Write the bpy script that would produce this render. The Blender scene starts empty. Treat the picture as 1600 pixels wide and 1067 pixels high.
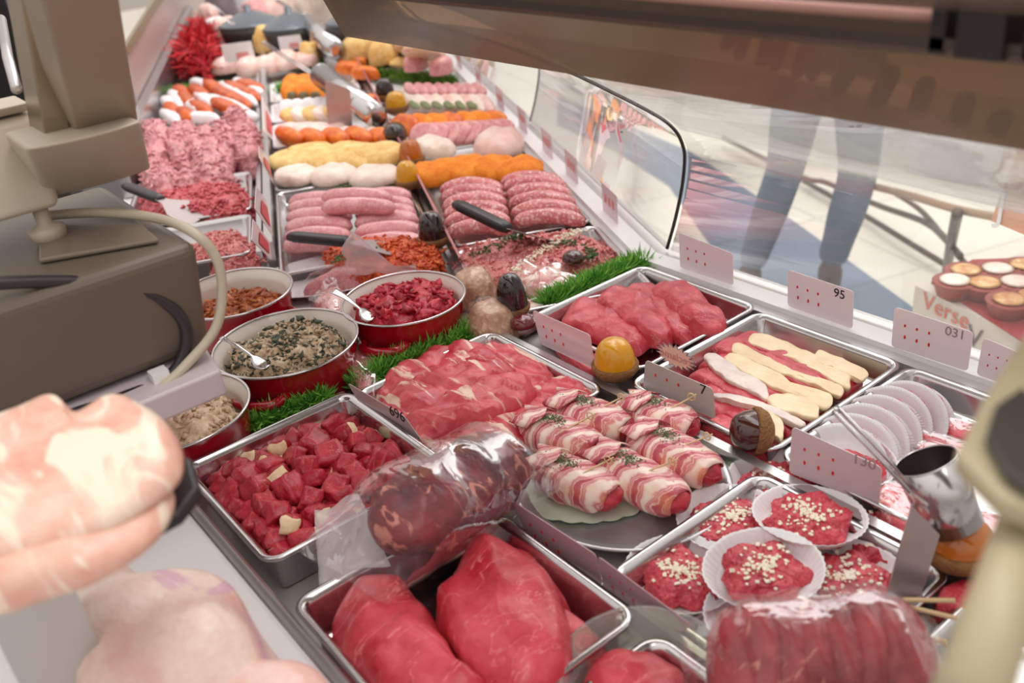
import bpy, math, random
from mathutils import Vector, Matrix, noise
rnd = random.Random(11)
SC = bpy.context.scene
COL = SC.collection
# ---------------------------------------------------------------- camera
FPX = 1457.6
CAMH = 0.68
AX = ((0.62279953, -0.31679834, 0.71537372), (0.77622792, 0.36465071, -0.51429572), (-0.0979335, 0.87559618, 0.473012))
MC = Matrix(AX)
cam_data = bpy.data.cameras.new('camera')
cam_data.sensor_width = 36.0
cam_data.lens = FPX / 1600.0 * 36.0
cam_data.clip_start = 0.02
cam_data.dof.use_dof = True
cam_data.dof.focus_distance = 1.28
cam_data.dof.aperture_fstop = 4.3
cam = bpy.data.objects.new('camera', cam_data)
COL.objects.link(cam)
cam.matrix_world = Matrix.Translation((0, 0, CAMH)) @ MC.to_4x4()
SC.camera = cam
# ---------------------------------------------------------------- world, lights, exposure
SC.view_settings.view_transform = 'Standard'
SC.view_settings.look = 'None'
SC.view_settings.gamma = 1.0
SC.view_settings.exposure = 0.22
SC.view_settings.use_curve_mapping = False
world = bpy.data.worlds.new('shop_light'); SC.world = world
world.use_nodes = True
wn, wl = world.node_tree.nodes, world.node_tree.links
bg = wn['Background']; bg.inputs['Strength'].default_value = 0.95
tc = wn.new('ShaderNodeTexCoord'); sx = wn.new('ShaderNodeSeparateXYZ'); cr = wn.new('ShaderNodeValToRGB')
wl.new(tc.outputs['Generated'], sx.inputs[0]); wl.new(sx.outputs['Z'], cr.inputs[0])
cr.color_ramp.elements[0].position = 0.0; cr.color_ramp.elements[0].color = (0.42, 0.36, 0.31, 1)
cr.color_ramp.elements[1].position = 0.9; cr.color_ramp.elements[1].color = (1.15, 1.08, 1.04, 1)
e = cr.color_ramp.elements.new(0.3); e.color = (0.80, 0.74, 0.70, 1)
wl.new(cr.outputs[0], bg.inputs['Color'])

def area(name, loc, size, size_y, power, color, target):
    l = bpy.data.lights.new(name, 'AREA'); l.shape = 'RECTANGLE'; l.size = size; l.size_y = size_y
    l.energy = power; l.color = color
    o = bpy.data.objects.new(name, l); COL.objects.link(o); o.location = loc
    o.rotation_euler = (Vector(target) - Vector(loc)).to_track_quat('-Z', 'Y').to_euler()
    return o
area('ceiling_lamp_counter', (-0.7, 0.9, 2.0), 2.6, 0.5, 15, (1.0, 0.93, 0.93), (-0.8, 0.65, 0))
area('ceiling_lamp_far_counter', (-3.0, 1.9, 2.2), 2.6, 0.7, 24, (1.0, 0.93, 0.93), (-3.0, 1.8, 0))
area('ceiling_lamp_shop_floor', (-2.2, 4.2, 2.6), 4.5, 2.5, 85, (1.0, 0.98, 0.95), (-2.2, 3.6, -0.9))

# ---------------------------------------------------------------- geometry helpers
PP0 = (800.0, 533.5)
def at(px, py, z=0.0):
    d = MC @ Vector((px - PP0[0], PP0[1] - py, -FPX))
    t = (z - CAMH) / d.z
    return Vector((d.x * t, d.y * t, z))
A25 = math.radians(25)
SV = Vector((-math.cos(A25), math.sin(A25), 0)); WV = Vector((math.sin(A25), math.cos(A25), 0))
JO = Vector((-1.10, 1.09, 0))
def far(s, w, z=0.0):
    return JO + SV * s + WV * w + Vector((0, 0, z))
DECK = -0.03
FLOOR = -0.90

def link(name, verts, faces, mat, parent=None, smooth=True, origin=None, midx=None):
    if origin is not None:
        o3 = Vector(origin); verts = [Vector(v) - o3 for v in verts]
    me = bpy.data.meshes.new(name)
    me.from_pydata([tuple(v) for v in verts], [], faces)
    mats = mat if isinstance(mat, (list, tuple)) else [mat]
    for m in mats: me.materials.append(m)
    if midx: me.polygons.foreach_set('material_index', midx)
    if smooth: me.polygons.foreach_set('use_smooth', [True] * len(me.polygons))
    me.update()
    ob = bpy.data.objects.new(name, me); COL.objects.link(ob)
    if origin is not None: ob.location = origin
    if parent is not None:
        ob.parent = parent
    return ob
def tag(o, label, cat, group=None, kind=None):
    if label: o['label'] = label
    if cat: o['category'] = cat
    if group: o['group'] = group
    if kind: o['kind'] = kind
    return o
def thing(name, loc, label, cat, group=None, rz=0.0, rot=None):
    o = bpy.data.objects.new(name, None); COL.objects.link(o); o.location = loc
    o.empty_display_size = 0.02
    o.rotation_euler = rot if rot else (0, 0, rz)
    return tag(o, label, cat, group)
def dup(o, loc=None, rot=None, scale=None, parent=None, label=None, group=None):
    c = o.copy(); COL.objects.link(c)
    if parent: c.parent = parent
    if loc is not None: c.location = loc
    if rot is not None: c.rotation_euler = rot
    if scale is not None: c.scale = scale
    if label: c['label'] = label
    if group: c['group'] = group
    for ch in o.children: dup(ch, parent=c)
    return c
class MB:
    def __init__(s): s.v = []; s.f = []; s.m = []
    def add(s, v, f, mi=0, M=None):
        b = len(s.v)
        s.v += [(M @ Vector(q)) if M else Vector(q) for q in v]
        s.f += [tuple(b + i for i in q) for q in f]; s.m += [mi] * len(f)
        return s
    def box(s, a, b, mi=0, M=None):
        x0, y0, z0 = a; x1, y1, z1 = b
        v = [(x0,y0,z0),(x1,y0,z0),(x1,y1,z0),(x0,y1,z0),(x0,y0,z1),(x1,y0,z1),(x1,y1,z1),(x0,y1,z1)]
        return s.add(v, [(0,3,2,1),(4,5,6,7),(0,1,5,4),(1,2,6,5),(2,3,7,6),(3,0,4,7)], mi, M)
    def tube(s, pts, r, n=10, mi=0, closed=False):
        pts = [Vector(p) for p in pts]; m = len(pts); v = []; f = []
        rr = r if isinstance(r, (list, tuple)) else [r] * m
        up = None
        for i, p in enumerate(pts):
            if closed: t = (pts[(i+1) % m] - pts[i-1])
            else: t = pts[min(i+1, m-1)] - pts[max(i-1, 0)]
            t.normalize()
            if up is None: up = Vector((0,0,1)) if abs(t.z) < .9 else Vector((1,0,0))
            a = t.cross(up)
            if a.length < 1e-6: a = t.cross(Vector((0,1,0.1)))
            a.normalize(); up = a.cross(t).normalized()
            for k in range(n):
                an = 2*math.pi*k/n
                v.append(p + (a*math.cos(an) + up*math.sin(an)) * rr[i])
        segs = m if closed else m-1
        for i in range(segs):
            j = (i+1) % m
            for k in range(n):
                f.append((i*n+k, i*n+(k+1)%n, j*n+(k+1)%n, j*n+k))
        if not closed:
            f.append(tuple(range(n-1,-1,-1))); f.append(tuple((m-1)*n+k for k in range(n)))
        return s.add(v, f, mi)
    def lathe(s, prof, n=48, mi=0, M=None, cap0=True, cap1=True):
        v = []; f = []; m = len(prof)
        for (r, z) in prof:
            for k in range(n):
                an = 2*math.pi*k/n; v.append((r*math.cos(an), r*math.sin(an), z))
        for i in range(m-1):
            for k in range(n):
                f.append((i*n+k, i*n+(k+1)%n, (i+1)*n+(k+1)%n, (i+1)*n+k))
        if cap0: f.append(tuple(range(n-1,-1,-1)))
        if cap1: f.append(tuple((m-1)*n+k for k in range(n)))
        return s.add(v, f, mi, M)
    def loft(s, rings, mi=0, cap0=True, cap1=True, M=None):
        v = []; f = []; n = len(rings[0]); m = len(rings)
        for r in rings: v += list(r)
        for i in range(m-1):
            for k in range(n):
                f.append((i*n+k, i*n+(k+1)%n, (i+1)*n+(k+1)%n, (i+1)*n+k))
        if cap0: f.append(tuple(range(n-1,-1,-1)))
        if cap1: f.append(tuple((m-1)*n+k for k in range(n)))
        return s.add(v, f, mi, M)
    def build(s, name, mat, parent=None, smooth=True, origin=None):
        return link(name, s.v, s.f, mat, parent, smooth, origin, s.m)
ORD = ['leftmost','second from the left','third from the left','fourth from the left','fifth from the left','sixth from the left','seventh from the left','eighth from the left','ninth from the left','tenth from the left','rightmost']
def bevel(o, w, seg=3):
    m = o.modifiers.new('bevel', 'BEVEL'); m.width = w; m.segments = seg; m.limit_method = 'ANGLE'; m.angle_limit = math.radians(40)
    return o
def crom(pts, n):
    m = len(pts); out = []
    for i in range(n):
        t = i * m / n; k = int(t); u = t - k
        a, b, c, d = (pts[(k-1) % m], pts[k % m], pts[(k+1) % m], pts[(k+2) % m])
        out.append(tuple(0.5*((2*b[j]) + (-a[j]+c[j])*u + (2*a[j]-5*b[j]+4*c[j]-d[j])*u*u + (-a[j]+3*b[j]-3*c[j]+d[j])*u**3) for j in range(len(b))))
    return out
def cpath(pts, n):
    out = []; m = len(pts)
    for i in range(n):
        t = i * (m-1) / (n-1); k = min(int(t), m-2); u = t - k
        a, b, c, d = pts[max(k-1,0)], pts[k], pts[k+1], pts[min(k+2,m-1)]
        out.append(Vector([0.5*((2*b[j]) + (-a[j]+c[j])*u + (2*a[j]-5*b[j]+4*c[j]-d[j])*u*u + (-a[j]+3*b[j]-3*c[j]+d[j])*u**3) for j in range(3)]))
    return out
def nz(p, sc, seed=0.0):
    return noise.noise(Vector((p[0]*sc+seed*3.1, p[1]*sc-seed*1.7, (p[2] if len(p) > 2 else 0)*sc+seed)))
def blob_geo(outline, h, n=56, rings=9, ez=0.8, er=0.45, amp=0.003, sc=40, seed=0, fine=0.0, fsc=160, ridge=0, rdir=0.0, rfreq=60, top=None):
    """mound over a 2D outline (local coordinates, centred)"""
    pts = crom(outline, n)
    cx = sum(p[0] for p in pts)/n; cy = sum(p[1] for p in pts)/n
    v = []; f = []
    prof = [(0.93, 0.0), (0.985, 0.06)]
    for k in range(1, rings+1):
        a = (k/(rings+0.0)) * math.pi/2 * 0.97
        prof.append((max(math.cos(a), 0.0)**er, math.sin(a)**ez))
    prof2 = []
    rl = prof[-1][0]
    inner = 5
    for k in range(1, inner): prof2.append((rl*(1-k/inner), 1.0))
    prof += prof2
    for (r, z) in prof:
        for p in pts:
            x = cx + (p[0]-cx)*r; y = cy + (p[1]-cy)*r
            zz = z*h
            q = (x, y, zz)
            if top: zz *= top(x, y)
            if z > 0:
                zz += amp*nz(q, sc, seed)*min(1, z*1.5)
                if ridge:
                    u = x*math.cos(rdir) + y*math.sin(rdir) + 0.01*nz(q, 25, seed+5)
                    zz += ridge*(1-abs(math.sin(u*rfreq)))*min(1, z*1.5)
                if fine: zz += fine*nz(q, fsc, seed+9)*min(1, z*2)
            x += amp*0.8*nz(q, sc*1.1, seed+20)*(1 if r > .3 else 0); y += amp*0.8*nz(q, sc*1.1, seed+31)*(1 if r > .3 else 0)
            if fine and r > .4: x += fine*nz(q, fsc, seed+40); y += fine*nz(q, fsc, seed+50)
            v.append((x, y, max(zz, 0.0) if z > 0 else 0.0))
    m = len(prof)
    for i in range(m-1):
        for k in range(n):
            f.append((i*n+k, i*n+(k+1)%n, (i+1)*n+(k+1)%n, (i+1)*n+k))
    f.append(tuple(range(n-1,-1,-1)))
    zt = sum(v[(m-1)*n+k][2] for k in range(n))/n
    v.append((cx, cy, zt)); c = len(v)-1
    for k in range(n): f.append(((m-1)*n+k, (m-1)*n+(k+1)%n, c))
    return v, f
def outl(pxs, z):
    """traced outline -> local outline and centre on the height z"""
    w = [at(x, y, z) for x, y in pxs]
    c = Vector((sum(p.x for p in w)/len(w), sum(p.y for p in w)/len(w), z))
    return [(p.x-c.x, p.y-c.y) for p in w], c
def blob(name, pxs, z, h, mat, label=None, cat=None, group=None, parent=None, rot=None, base=None, **kw):
    o2, c = outl(pxs, z)
    if base is not None: c.z = base
    v, f = blob_geo(o2, h, **kw)
    ob = link(name, v, f, mat, parent)
    ob.location = c
    if rot: ob.rotation_euler = rot
    if label: tag(ob, label, cat, group)
    return ob

# ---------------------------------------------------------------- materials
def mat_new(name):
    m = bpy.data.materials.new(name); m.use_nodes = True
    return m, m.node_tree.nodes, m.node_tree.links, m.node_tree.nodes['Principled BSDF']
def lin(c):
    if isinstance(c, str):
        c = tuple(int(c[i:i+2], 16)/255 for i in (0,2,4))
        c = tuple(x/12.92 if x <= 0.04045 else ((x+0.055)/1.055)**2.4 for x in c)
    return (c[0], c[1], c[2], 1)
def plain(name, col, rough=0.5, metal=0.0, bump=0.0, bsc=80, spec=0.5, coat=0.0, var=0.0, vsc=20):
    m, n, l, b = mat_new(name)
    b.inputs['Base Color'].default_value = lin(col); b.inputs['Roughness'].default_value = rough
    b.inputs['Metallic'].default_value = metal; b.inputs['Specular IOR Level'].default_value = spec
    b.inputs['Coat Weight'].default_value = coat
    tcn = n.new('ShaderNodeTexCoord')
    nt = n.new('ShaderNodeTexNoise'); nt.inputs['Scale'].default_value = vsc; nt.inputs['Detail'].default_value = 3
    l.new(tcn.outputs['Object'], nt.inputs['Vector'])
    mx = n.new('ShaderNodeMix'); mx.data_type = 'RGBA'
    c = lin(col); k = 1.0-max(var, 0.04)
    mx.inputs[6].default_value = (c[0]*k, c[1]*k, c[2]*k, 1); mx.inputs[7].default_value = c
    l.new(nt.outputs[0], mx.inputs[0]); l.new(mx.outputs[2], b.inputs['Base Color'])
    if bump:
        t = n.new('ShaderNodeTexNoise'); t.inputs['Scale'].default_value = bsc
        bp = n.new('ShaderNodeBump'); bp.inputs['Strength'].default_value = bump; bp.inputs['Distance'].default_value = 0.004
        l.new(tcn.outputs['Object'], t.inputs['Vector']); l.new(t.outputs[0], bp.inputs['Height']); l.new(bp.outputs[0], b.inputs['Normal'])
    return m
def meat(name, dark, light, fat='F0D8C8', fatamt=0.0, fsc=30, stretch=(1,1,1), sc=30, rough=0.38, bump=0.5, bsc=120, coat=0.25, mode='noise', frot=0.6, grain=0.0, gsc=400):
    m, n, l, b = mat_new(name)
    tcn = n.new('ShaderNodeTexCoord'); oi = n.new('ShaderNodeObjectInfo')
    ad = n.new('ShaderNodeVectorMath'); ad.operation = 'ADD'
    ml = n.new('ShaderNodeMath'); ml.operation = 'MULTIPLY'; ml.inputs[1].default_value = 7.0
    l.new(oi.outputs['Random'], ml.inputs[0]); l.new(tcn.outputs['Object'], ad.inputs[0]); l.new(ml.outputs[0], ad.inputs[1])
    nt = n.new('ShaderNodeTexNoise'); nt.inputs['Scale'].default_value = sc; nt.inputs['Detail'].default_value = 6; nt.inputs['Roughness'].default_value = 0.65
    l.new(ad.outputs[0], nt.inputs['Vector'])
    rp = n.new('ShaderNodeValToRGB'); rp.color_ramp.elements[0].position = 0.36; rp.color_ramp.elements[1].position = 0.66
    rp.color_ramp.elements[0].color = lin(dark); rp.color_ramp.elements[1].color = lin(light)
    l.new(nt.outputs[0], rp.inputs[0])
    out = rp.outputs[0]
    if grain:
        vo = n.new('ShaderNodeTexNoise'); vo.inputs['Scale'].default_value = gsc; vo.inputs['Detail'].default_value = 1
        l.new(ad.outputs[0], vo.inputs['Vector'])
        r3 = n.new('ShaderNodeValToRGB'); r3.color_ramp.elements[0].position = 0.52; r3.color_ramp.elements[1].position = 0.66
        r3.color_ramp.elements[0].color = (0,0,0,1); r3.color_ramp.elements[1].color = (grain, grain, grain, 1)
        l.new(vo.outputs[0], r3.inputs[0])
        mg = n.new('ShaderNodeMix'); mg.data_type = 'RGBA'; mg.inputs[7].default_value = lin(fat)
        l.new(r3.outputs[0], mg.inputs[0]); l.new(out, mg.inputs[6]); out = mg.outputs[2]
    if fatamt > 0:
        mp = n.new('ShaderNodeMapping'); mp.inputs['Scale'].default_value = stretch; mp.inputs['Rotation'].default_value = (0, 0, frot)
        l.new(ad.outputs[0], mp.inputs[0])
        ft = n.new('ShaderNodeTexNoise'); ft.inputs['Scale'].default_value = fsc; ft.inputs['Detail'].default_value = 7; ft.inputs['Distortion'].default_value = 1.4
        l.new(mp.outputs[0], ft.inputs['Vector'])
        r2 = n.new('ShaderNodeValToRGB')
        if mode == 'vein':
            # thin bands where the noise crosses 0.5
            s1 = n.new('ShaderNodeMath'); s1.operation = 'SUBTRACT'; s1.inputs[1].default_value = 0.5
            s2 = n.new('ShaderNodeMath'); s2.operation = 'ABSOLUTE'
            l.new(ft.outputs[0], s1.inputs[0]); l.new(s1.outputs[0], s2.inputs[0]); l.new(s2.outputs[0], r2.inputs[0])
            r2.color_ramp.elements[0].position = 0.0; r2.color_ramp.elements[0].color = (1,1,1,1)
            r2.color_ramp.elements[1].position = fatamt; r2.color_ramp.elements[1].color = (0,0,0,1)
        else:
            l.new(ft.outputs[0], r2.inputs[0])
            r2.color_ramp.elements[0].position = 0.72-fatamt; r2.color_ramp.elements[0].color = (0,0,0,1)
            r2.color_ramp.elements[1].position = 0.76-fatamt*0.9; r2.color_ramp.elements[1].color = (1,1,1,1)
        mx = n.new('ShaderNodeMix'); mx.data_type = 'RGBA'; mx.inputs[7].default_value = lin(fat)
        l.new(r2.outputs[0], mx.inputs[0]); l.new(out, mx.inputs[6]); out = mx.outputs[2]
    l.new(out, b.inputs['Base Color'])
    b.inputs['Roughness'].default_value = rough; b.inputs['Coat Weight'].default_value = coat; b.inputs['Coat Roughness'].default_value = 0.25
    b.inputs['Specular IOR Level'].default_value = 0.4
    t = n.new('ShaderNodeTexNoise'); t.inputs['Scale'].default_value = bsc; t.inputs['Detail'].default_value = 3
    bp = n.new('ShaderNodeBump'); bp.inputs['Strength'].default_value = bump; bp.inputs['Distance'].default_value = 0.003
    l.new(ad.outputs[0], t.inputs['Vector']); l.new(t.outputs[0], bp.inputs['Height']); l.new(bp.outputs[0], b.inputs['Normal'])
    return m
def clear(name, tint=(1,1,1), milk=0.12, gloss=0.5, rough=0.08, bump=0.0, bsc=40, ior=1.35, milkcol=(1,1,1)):
    m, n, l, b = mat_new(name)
    n.remove(b); out = n['Material Output']
    tr = n.new('ShaderNodeBsdfTransparent'); tr.inputs[0].default_value = (*tint, 1)
    gl = n.new('ShaderNodeBsdfGlossy'); gl.inputs['Roughness'].default_value = rough; gl.inputs['Color'].default_value = (1,1,1,1)
    df = n.new('ShaderNodeBsdfDiffuse'); df.inputs[0].default_value = (*milkcol, 1)
    m1 = n.new('ShaderNodeMixShader'); m1.inputs[0].default_value = milk
    l.new(tr.outputs[0], m1.inputs[1]); l.new(df.outputs[0], m1.inputs[2])
    fr = n.new('ShaderNodeFresnel'); fr.inputs['IOR'].default_value = ior
    mu = n.new('ShaderNodeMath'); mu.operation = 'MULTIPLY'; mu.inputs[1].default_value = gloss; mu.use_clamp = True
    l.new(fr.outputs[0], mu.inputs[0])
    m2 = n.new('ShaderNodeMixShader'); l.new(mu.outputs[0], m2.inputs[0]); l.new(m1.outputs[0], m2.inputs[1]); l.new(gl.outputs[0], m2.inputs[2])
    l.new(m2.outputs[0], out.inputs[0])
    if bump:
        tcn = n.new('ShaderNodeTexCoord'); t = n.new('ShaderNodeTexNoise'); t.inputs['Scale'].default_value = bsc; t.inputs['Distortion'].default_value = 1.5
        bp = n.new('ShaderNodeBump'); bp.inputs['Strength'].default_value = bump; bp.inputs['Distance'].default_value = 0.01
        l.new(tcn.outputs['Object'], t.inputs['Vector']); l.new(t.outputs[0], bp.inputs['Height'])
        l.new(bp.outputs[0], gl.inputs['Normal']); l.new(bp.outputs[0], fr.inputs['Normal'])
    return m
STEEL = plain('brushed_steel', (0.56, 0.54, 0.54), 0.3, 0.95, bump=0.03, bsc=60)
STEELB = plain('polished_steel', (0.60, 0.58, 0.58), 0.2, 1.0, bump=0.02, bsc=30)
STEELW = plain('satin_steel_deck', (0.55, 0.52, 0.50), 0.42, 0.7)
WHITE = plain('white_enamel', (0.86, 0.85, 0.86), 0.3)
PAPER = plain('white_paper', (0.88, 0.87, 0.88), 0.7, bump=0.1)
MINT = plain('pale_green_paper', (0.74, 0.84, 0.68), 0.7)
MINTE = plain('pale_green_paper_back', (0.55, 0.72, 0.48), 0.7)
WHITEPLATE = plain('white_plastic_plate', (0.84, 0.83, 0.84), 0.35)
REDENAMEL = plain('red_enamel', (0.42, 0.005, 0.018), 0.12, coat=0.7)
CREAM = plain('cream_enamel', (0.78, 0.73, 0.66), 0.2, coat=0.4)
BLACK = plain('black_plastic', (0.018, 0.016, 0.018), 0.35)
DARK = plain('dark_metal', (0.05, 0.045, 0.04), 0.4)
MINCEL = meat('pale_pink_mince', 'C0707A', 'E8A5A8', 'F4D5D0', rough=0.5, grain=0.5, gsc=260, bump=0.8, bsc=260)
MINCER = meat('red_mince', 'BC2C40', 'E2626A', 'F2C6BE', rough=0.45, grain=0.5, gsc=300, bump=0.8, bsc=300)
MINCEO = meat('orange_spiced_mince', 'B8281C', 'E8602C', 'F0A040', rough=0.4, grain=0.6, gsc=280, bump=0.8, bsc=300)
MINCEP = meat('pink_mince_with_herbs', 'C04850', 'EC908C', 'F4D0C0', rough=0.45, grain=0.6, gsc=260, bump=0.8, bsc=260)
PATTY = meat('garlic_patty_meat', 'B01C34', 'DC4658', 'E08078', rough=0.4, grain=0.35, gsc=260, bump=0.8, bsc=240, sc=50)
BEEF = meat('beef_muscle', 'B41E32', 'DC5660', 'E28A88', fatamt=0.006, fsc=7, stretch=(1,3,1), sc=28, mode='vein', bump=0.5, bsc=160)
BEEFM = meat('marbled_beef', 'B41E32', 'DE5C64', 'F0CDB8', fatamt=0.155, fsc=9, stretch=(0.7,3.4,1), sc=24, frot=-0.75, bump=0.5)
STEAKM = meat('round_steak', 'AC1A2C', 'D8505A', 'E27A7A', fatamt=0.006, fsc=6, stretch=(3,1,1), sc=16, mode='vein', bump=0.4, bsc=110)
CUBEM = meat('stewing_beef', '98071C', 'D03A4C', 'D87478', fatamt=0.004, fsc=14, sc=40, mode='vein', bump=0.6)
ROASTM = meat('marinated_roast', '4A0A12', '8E2C36', 'C88070', fatamt=0.12, fsc=22, stretch=(1,2.5,1), sc=22, bump=0.8, coat=0.15, rough=0.45)
NETM = meat('netted_roast', '7C1420', 'B84A50', 'D89080', fatamt=0.08, fsc=16, stretch=(3,1,1), sc=16, bump=0.7, coat=0.3, rough=0.35)
FAT = meat('beef_fat', 'E8CBA0', 'F8E4BE', rough=0.5, bump=0.4, sc=20)
SAUS = meat('fine_sausage', 'D0808A', 'ECA8AC', 'F8D8D4', rough=0.3, grain=0.45, gsc=300, bump=0.25, coat=0.6)
SAUSC = meat('coarse_sausage', 'BC5860', 'E48A8C', 'F8D6CC', rough=0.3, grain=0.75, gsc=180, bump=0.25, coat=0.6)
CHICK = meat('pale_chicken', 'E8B8AC', 'F8DED4', 'FFF0E8', rough=0.35, sc=16, bump=0.4)
CREAMCH = meat('cream_chicken', 'EAD2C0', 'FAEEE2', rough=0.45, sc=24, bump=0.5)
BREAD = meat('yellow_crumb', 'E0A850', 'F6D892', 'FCECC0', rough=0.7, grain=0.5, gsc=400, bump=0.9, bsc=320, coat=0)
ORANGEC = meat('orange_crumb', 'E87000', 'FF9C28', 'FFB850', rough=0.65, grain=0.4, gsc=380, bump=0.9, bsc=300, coat=0)
ORANGE = meat('orange_slice', 'C84A08', 'F08820', rough=0.4, bump=0.4)
DORANGE = meat('smoked_orange_slice', 'A83808', 'E06818', rough=0.35, bump=0.3)
HAM = meat('ham_pink', 'CC7C80', 'E8A8A4', 'F4D0CC', rough=0.4, grain=0.4, gsc=200, bump=0.4)
PORK = meat('pork_slab', 'D89480', 'EBCBB6', 'EFDCC6', fatamt=0.19, fsc=9, stretch=(1.0,3.4,1), sc=14, frot=0.9, bump=0.3)
PORKB = meat('pale_wrapped_poultry', 'E4B8AC', 'F6E6D8', 'E0B8C4', fatamt=0.2, fsc=12, sc=12, bump=0.7)
BACON = None
MASHG = meat('mash_beige', 'B89A78', 'E6D2B4', 'F0D8A0', rough=0.6, sc=90, bump=0.9, coat=0.1)
KALE = meat('dark_kale', '2A3424', '68705A', rough=0.6, sc=60)
MASHO = meat('brown_orange_mix', '7A2A12', 'C86830', 'E89840', rough=0.4, sc=80, grain=0.5, gsc=200, bump=0.9)
MASHW = meat('pale_mash', 'D4B08C', 'F2DCBC', 'FFEFD0', rough=0.5, sc=80, bump=0.9)
BEET = meat('red_salad', '9A0820', 'D42840', 'E06070', rough=0.45, sc=60, bump=0.9)
GARLIC = plain('garlic_flakes', (0.90, 0.82, 0.66), 0.6)
HERB = plain('dried_herbs', (0.10, 0.16, 0.06), 0.8)
WOODP = plain('bamboo_pick', (0.70, 0.50, 0.27), 0.5)
BAG = clear('clear_bag', milk=0.025, gloss=0.30, rough=0.06, bump=0.25, bsc=22, milkcol=(0.95,0.8,0.82))
BAGT = clear('thin_clear_film', milk=0.02, gloss=0.22, rough=0.06, bump=0.25, bsc=30, milkcol=(0.95,0.85,0.86))
GLASS = clear('counter_glass', tint=(0.955, 0.97, 0.975), milk=0.05, gloss=0.7, rough=0.015, ior=1.5)
DIVGLASS = clear('divider_glass', tint=(0.97,0.95,0.96), milk=0.06, gloss=1.0, rough=0.03, ior=1.45)
TAGM = clear('price_card_plastic', tint=(0.93, 0.80, 0.83), milk=0.55, gloss=0.6, rough=0.2, milkcol=(0.93, 0.80, 0.83))
TAGW = clear('pale_price_card_plastic', tint=(0.96, 0.9, 0.93), milk=0.90, gloss=0.3, rough=0.2, milkcol=(0.97, 0.87, 0.90))
REDINK = plain('red_print', (0.75, 0.02, 0.03), 0.5)
BLACKINK = plain('black_print', (0.02, 0.02, 0.02), 0.5)
GREYINK = plain('grey_print', (0.35, 0.28, 0.28), 0.5)
BEIGE = plain('beige_housing', (0.50, 0.43, 0.34), 0.4)
BROWNH = plain('brown_grey_housing', (0.145, 0.115, 0.085), 0.42)
PINKPANEL = plain('pinkish_metal_panel', (0.47, 0.37, 0.35), 0.35, 0.2)
OLIVE = plain('olive_beige_paint', (0.46, 0.40, 0.25), 0.4)
ACORNBR = plain('glazed_brown_nut', (0.075, 0.016, 0.01), 0.14, coat=0.6, var=0.5, vsc=25)
ACORNDK = plain('glazed_dark_nut', (0.03, 0.016, 0.018), 0.12, coat=0.6, var=0.5, vsc=25)
ACORNY = plain('glazed_yellow_nut', (0.86, 0.40, 0.006), 0.2, coat=0.5, var=0.35, vsc=20)
ACORNO = plain('glazed_orange_nut', (0.62, 0.16, 0.006), 0.2, coat=0.5, var=0.5, vsc=20)
ACORNR = plain('glazed_red_nut', (0.16, 0.012, 0.016), 0.12, coat=0.7)
CUP = plain('rough_acorn_cup', (0.42, 0.19, 0.06), 0.8, bump=1.0, bsc=300, var=0.75, vsc=90)
CABLEW = plain('cream_cable', (0.56, 0.50, 0.38), 0.4)
CABLEB = plain('dark_cable', (0.03, 0.024, 0.028), 0.35)
def bacon_mat():
    m, n, l, b = mat_new('bacon_stripes')
    tcn = n.new('ShaderNodeTexCoord'); oi = n.new('ShaderNodeObjectInfo')
    mp = n.new('ShaderNodeMapping'); mp.inputs['Rotation'].default_value = (0.5, 0.1, 0.55)
    l.new(tcn.outputs['Object'], mp.inputs[0])
    w = n.new('ShaderNodeTexWave'); w.inputs['Scale'].default_value = 13; w.inputs['Distortion'].default_value = 5.5; w.inputs['Detail'].default_value = 4; w.inputs['Detail Scale'].default_value = 1.6
    mo = n.new('ShaderNodeMath'); mo.operation = 'MULTIPLY'; mo.inputs[1].default_value = 20
    l.new(oi.outputs['Random'], mo.inputs[0]); l.new(mo.outputs[0], w.inputs['Phase Offset']); l.new(mp.outputs[0], w.inputs['Vector'])
    r = n.new('ShaderNodeValToRGB'); cr_ = r.color_ramp
    cr_.elements[0].position = 0.0; cr_.elements[0].color = lin('F4DECE')
    cr_.elements[1].position = 1.0; cr_.elements[1].color = lin('B8485A')
    for p_, c_ in ((0.16, 'EFCFC0'), (0.30, 'D88C8A'), (0.42, 'CC7078'), (0.50, 'EBC2B4'), (0.57, 'CC6C74'), (0.70, 'D88486'), (0.80, 'F0CCBC'), (0.88, 'C85C68')):
        q = cr_.elements.new(p_); q.color = lin(c_)
    l.new(w.outputs[0], r.inputs[0])
    nt = n.new('ShaderNodeTexNoise'); nt.inputs['Scale'].default_value = 22; l.new(tcn.outputs['Object'], nt.inputs['Vector'])
    r2 = n.new('ShaderNodeValToRGB'); r2.color_ramp.elements[0].position = 0.60; r2.color_ramp.elements[1].position = 0.74; r2.color_ramp.elements[0].color = (0,0,0,1); r2.color_ramp.elements[1].color = (0.6,0.6,0.6,1)
    l.new(nt.outputs[0], r2.inputs[0])
    mx = n.new('ShaderNodeMix'); mx.data_type = 'RGBA'; mx.inputs[7].default_value = lin('D8741C')
    l.new(r2.outputs[0], mx.inputs[0]); l.new(r.outputs[0], mx.inputs[6]); l.new(mx.outputs[2], b.inputs['Base Color'])
    b.inputs['Roughness'].default_value = 0.35; b.inputs['Coat Weight'].default_value = 0.3
    return m
BACON = bacon_mat()
def grass_mat(name, c1, c2):
    m, n, l, b = mat_new(name)
    g = n.new('ShaderNodeNewGeometry'); r = n.new('ShaderNodeValToRGB')
    r.color_ramp.elements[0].color = lin(c1); r.color_ramp.elements[1].color = lin(c2)
    l.new(g.outputs['Random Per Island'], r.inputs[0]); l.new(r.outputs[0], b.inputs['Base Color']); b.inputs['Roughness'].default_value = 0.5
    return m
GRASS = grass_mat('plastic_grass', '3E8A2C', '9EDC62')
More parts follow.
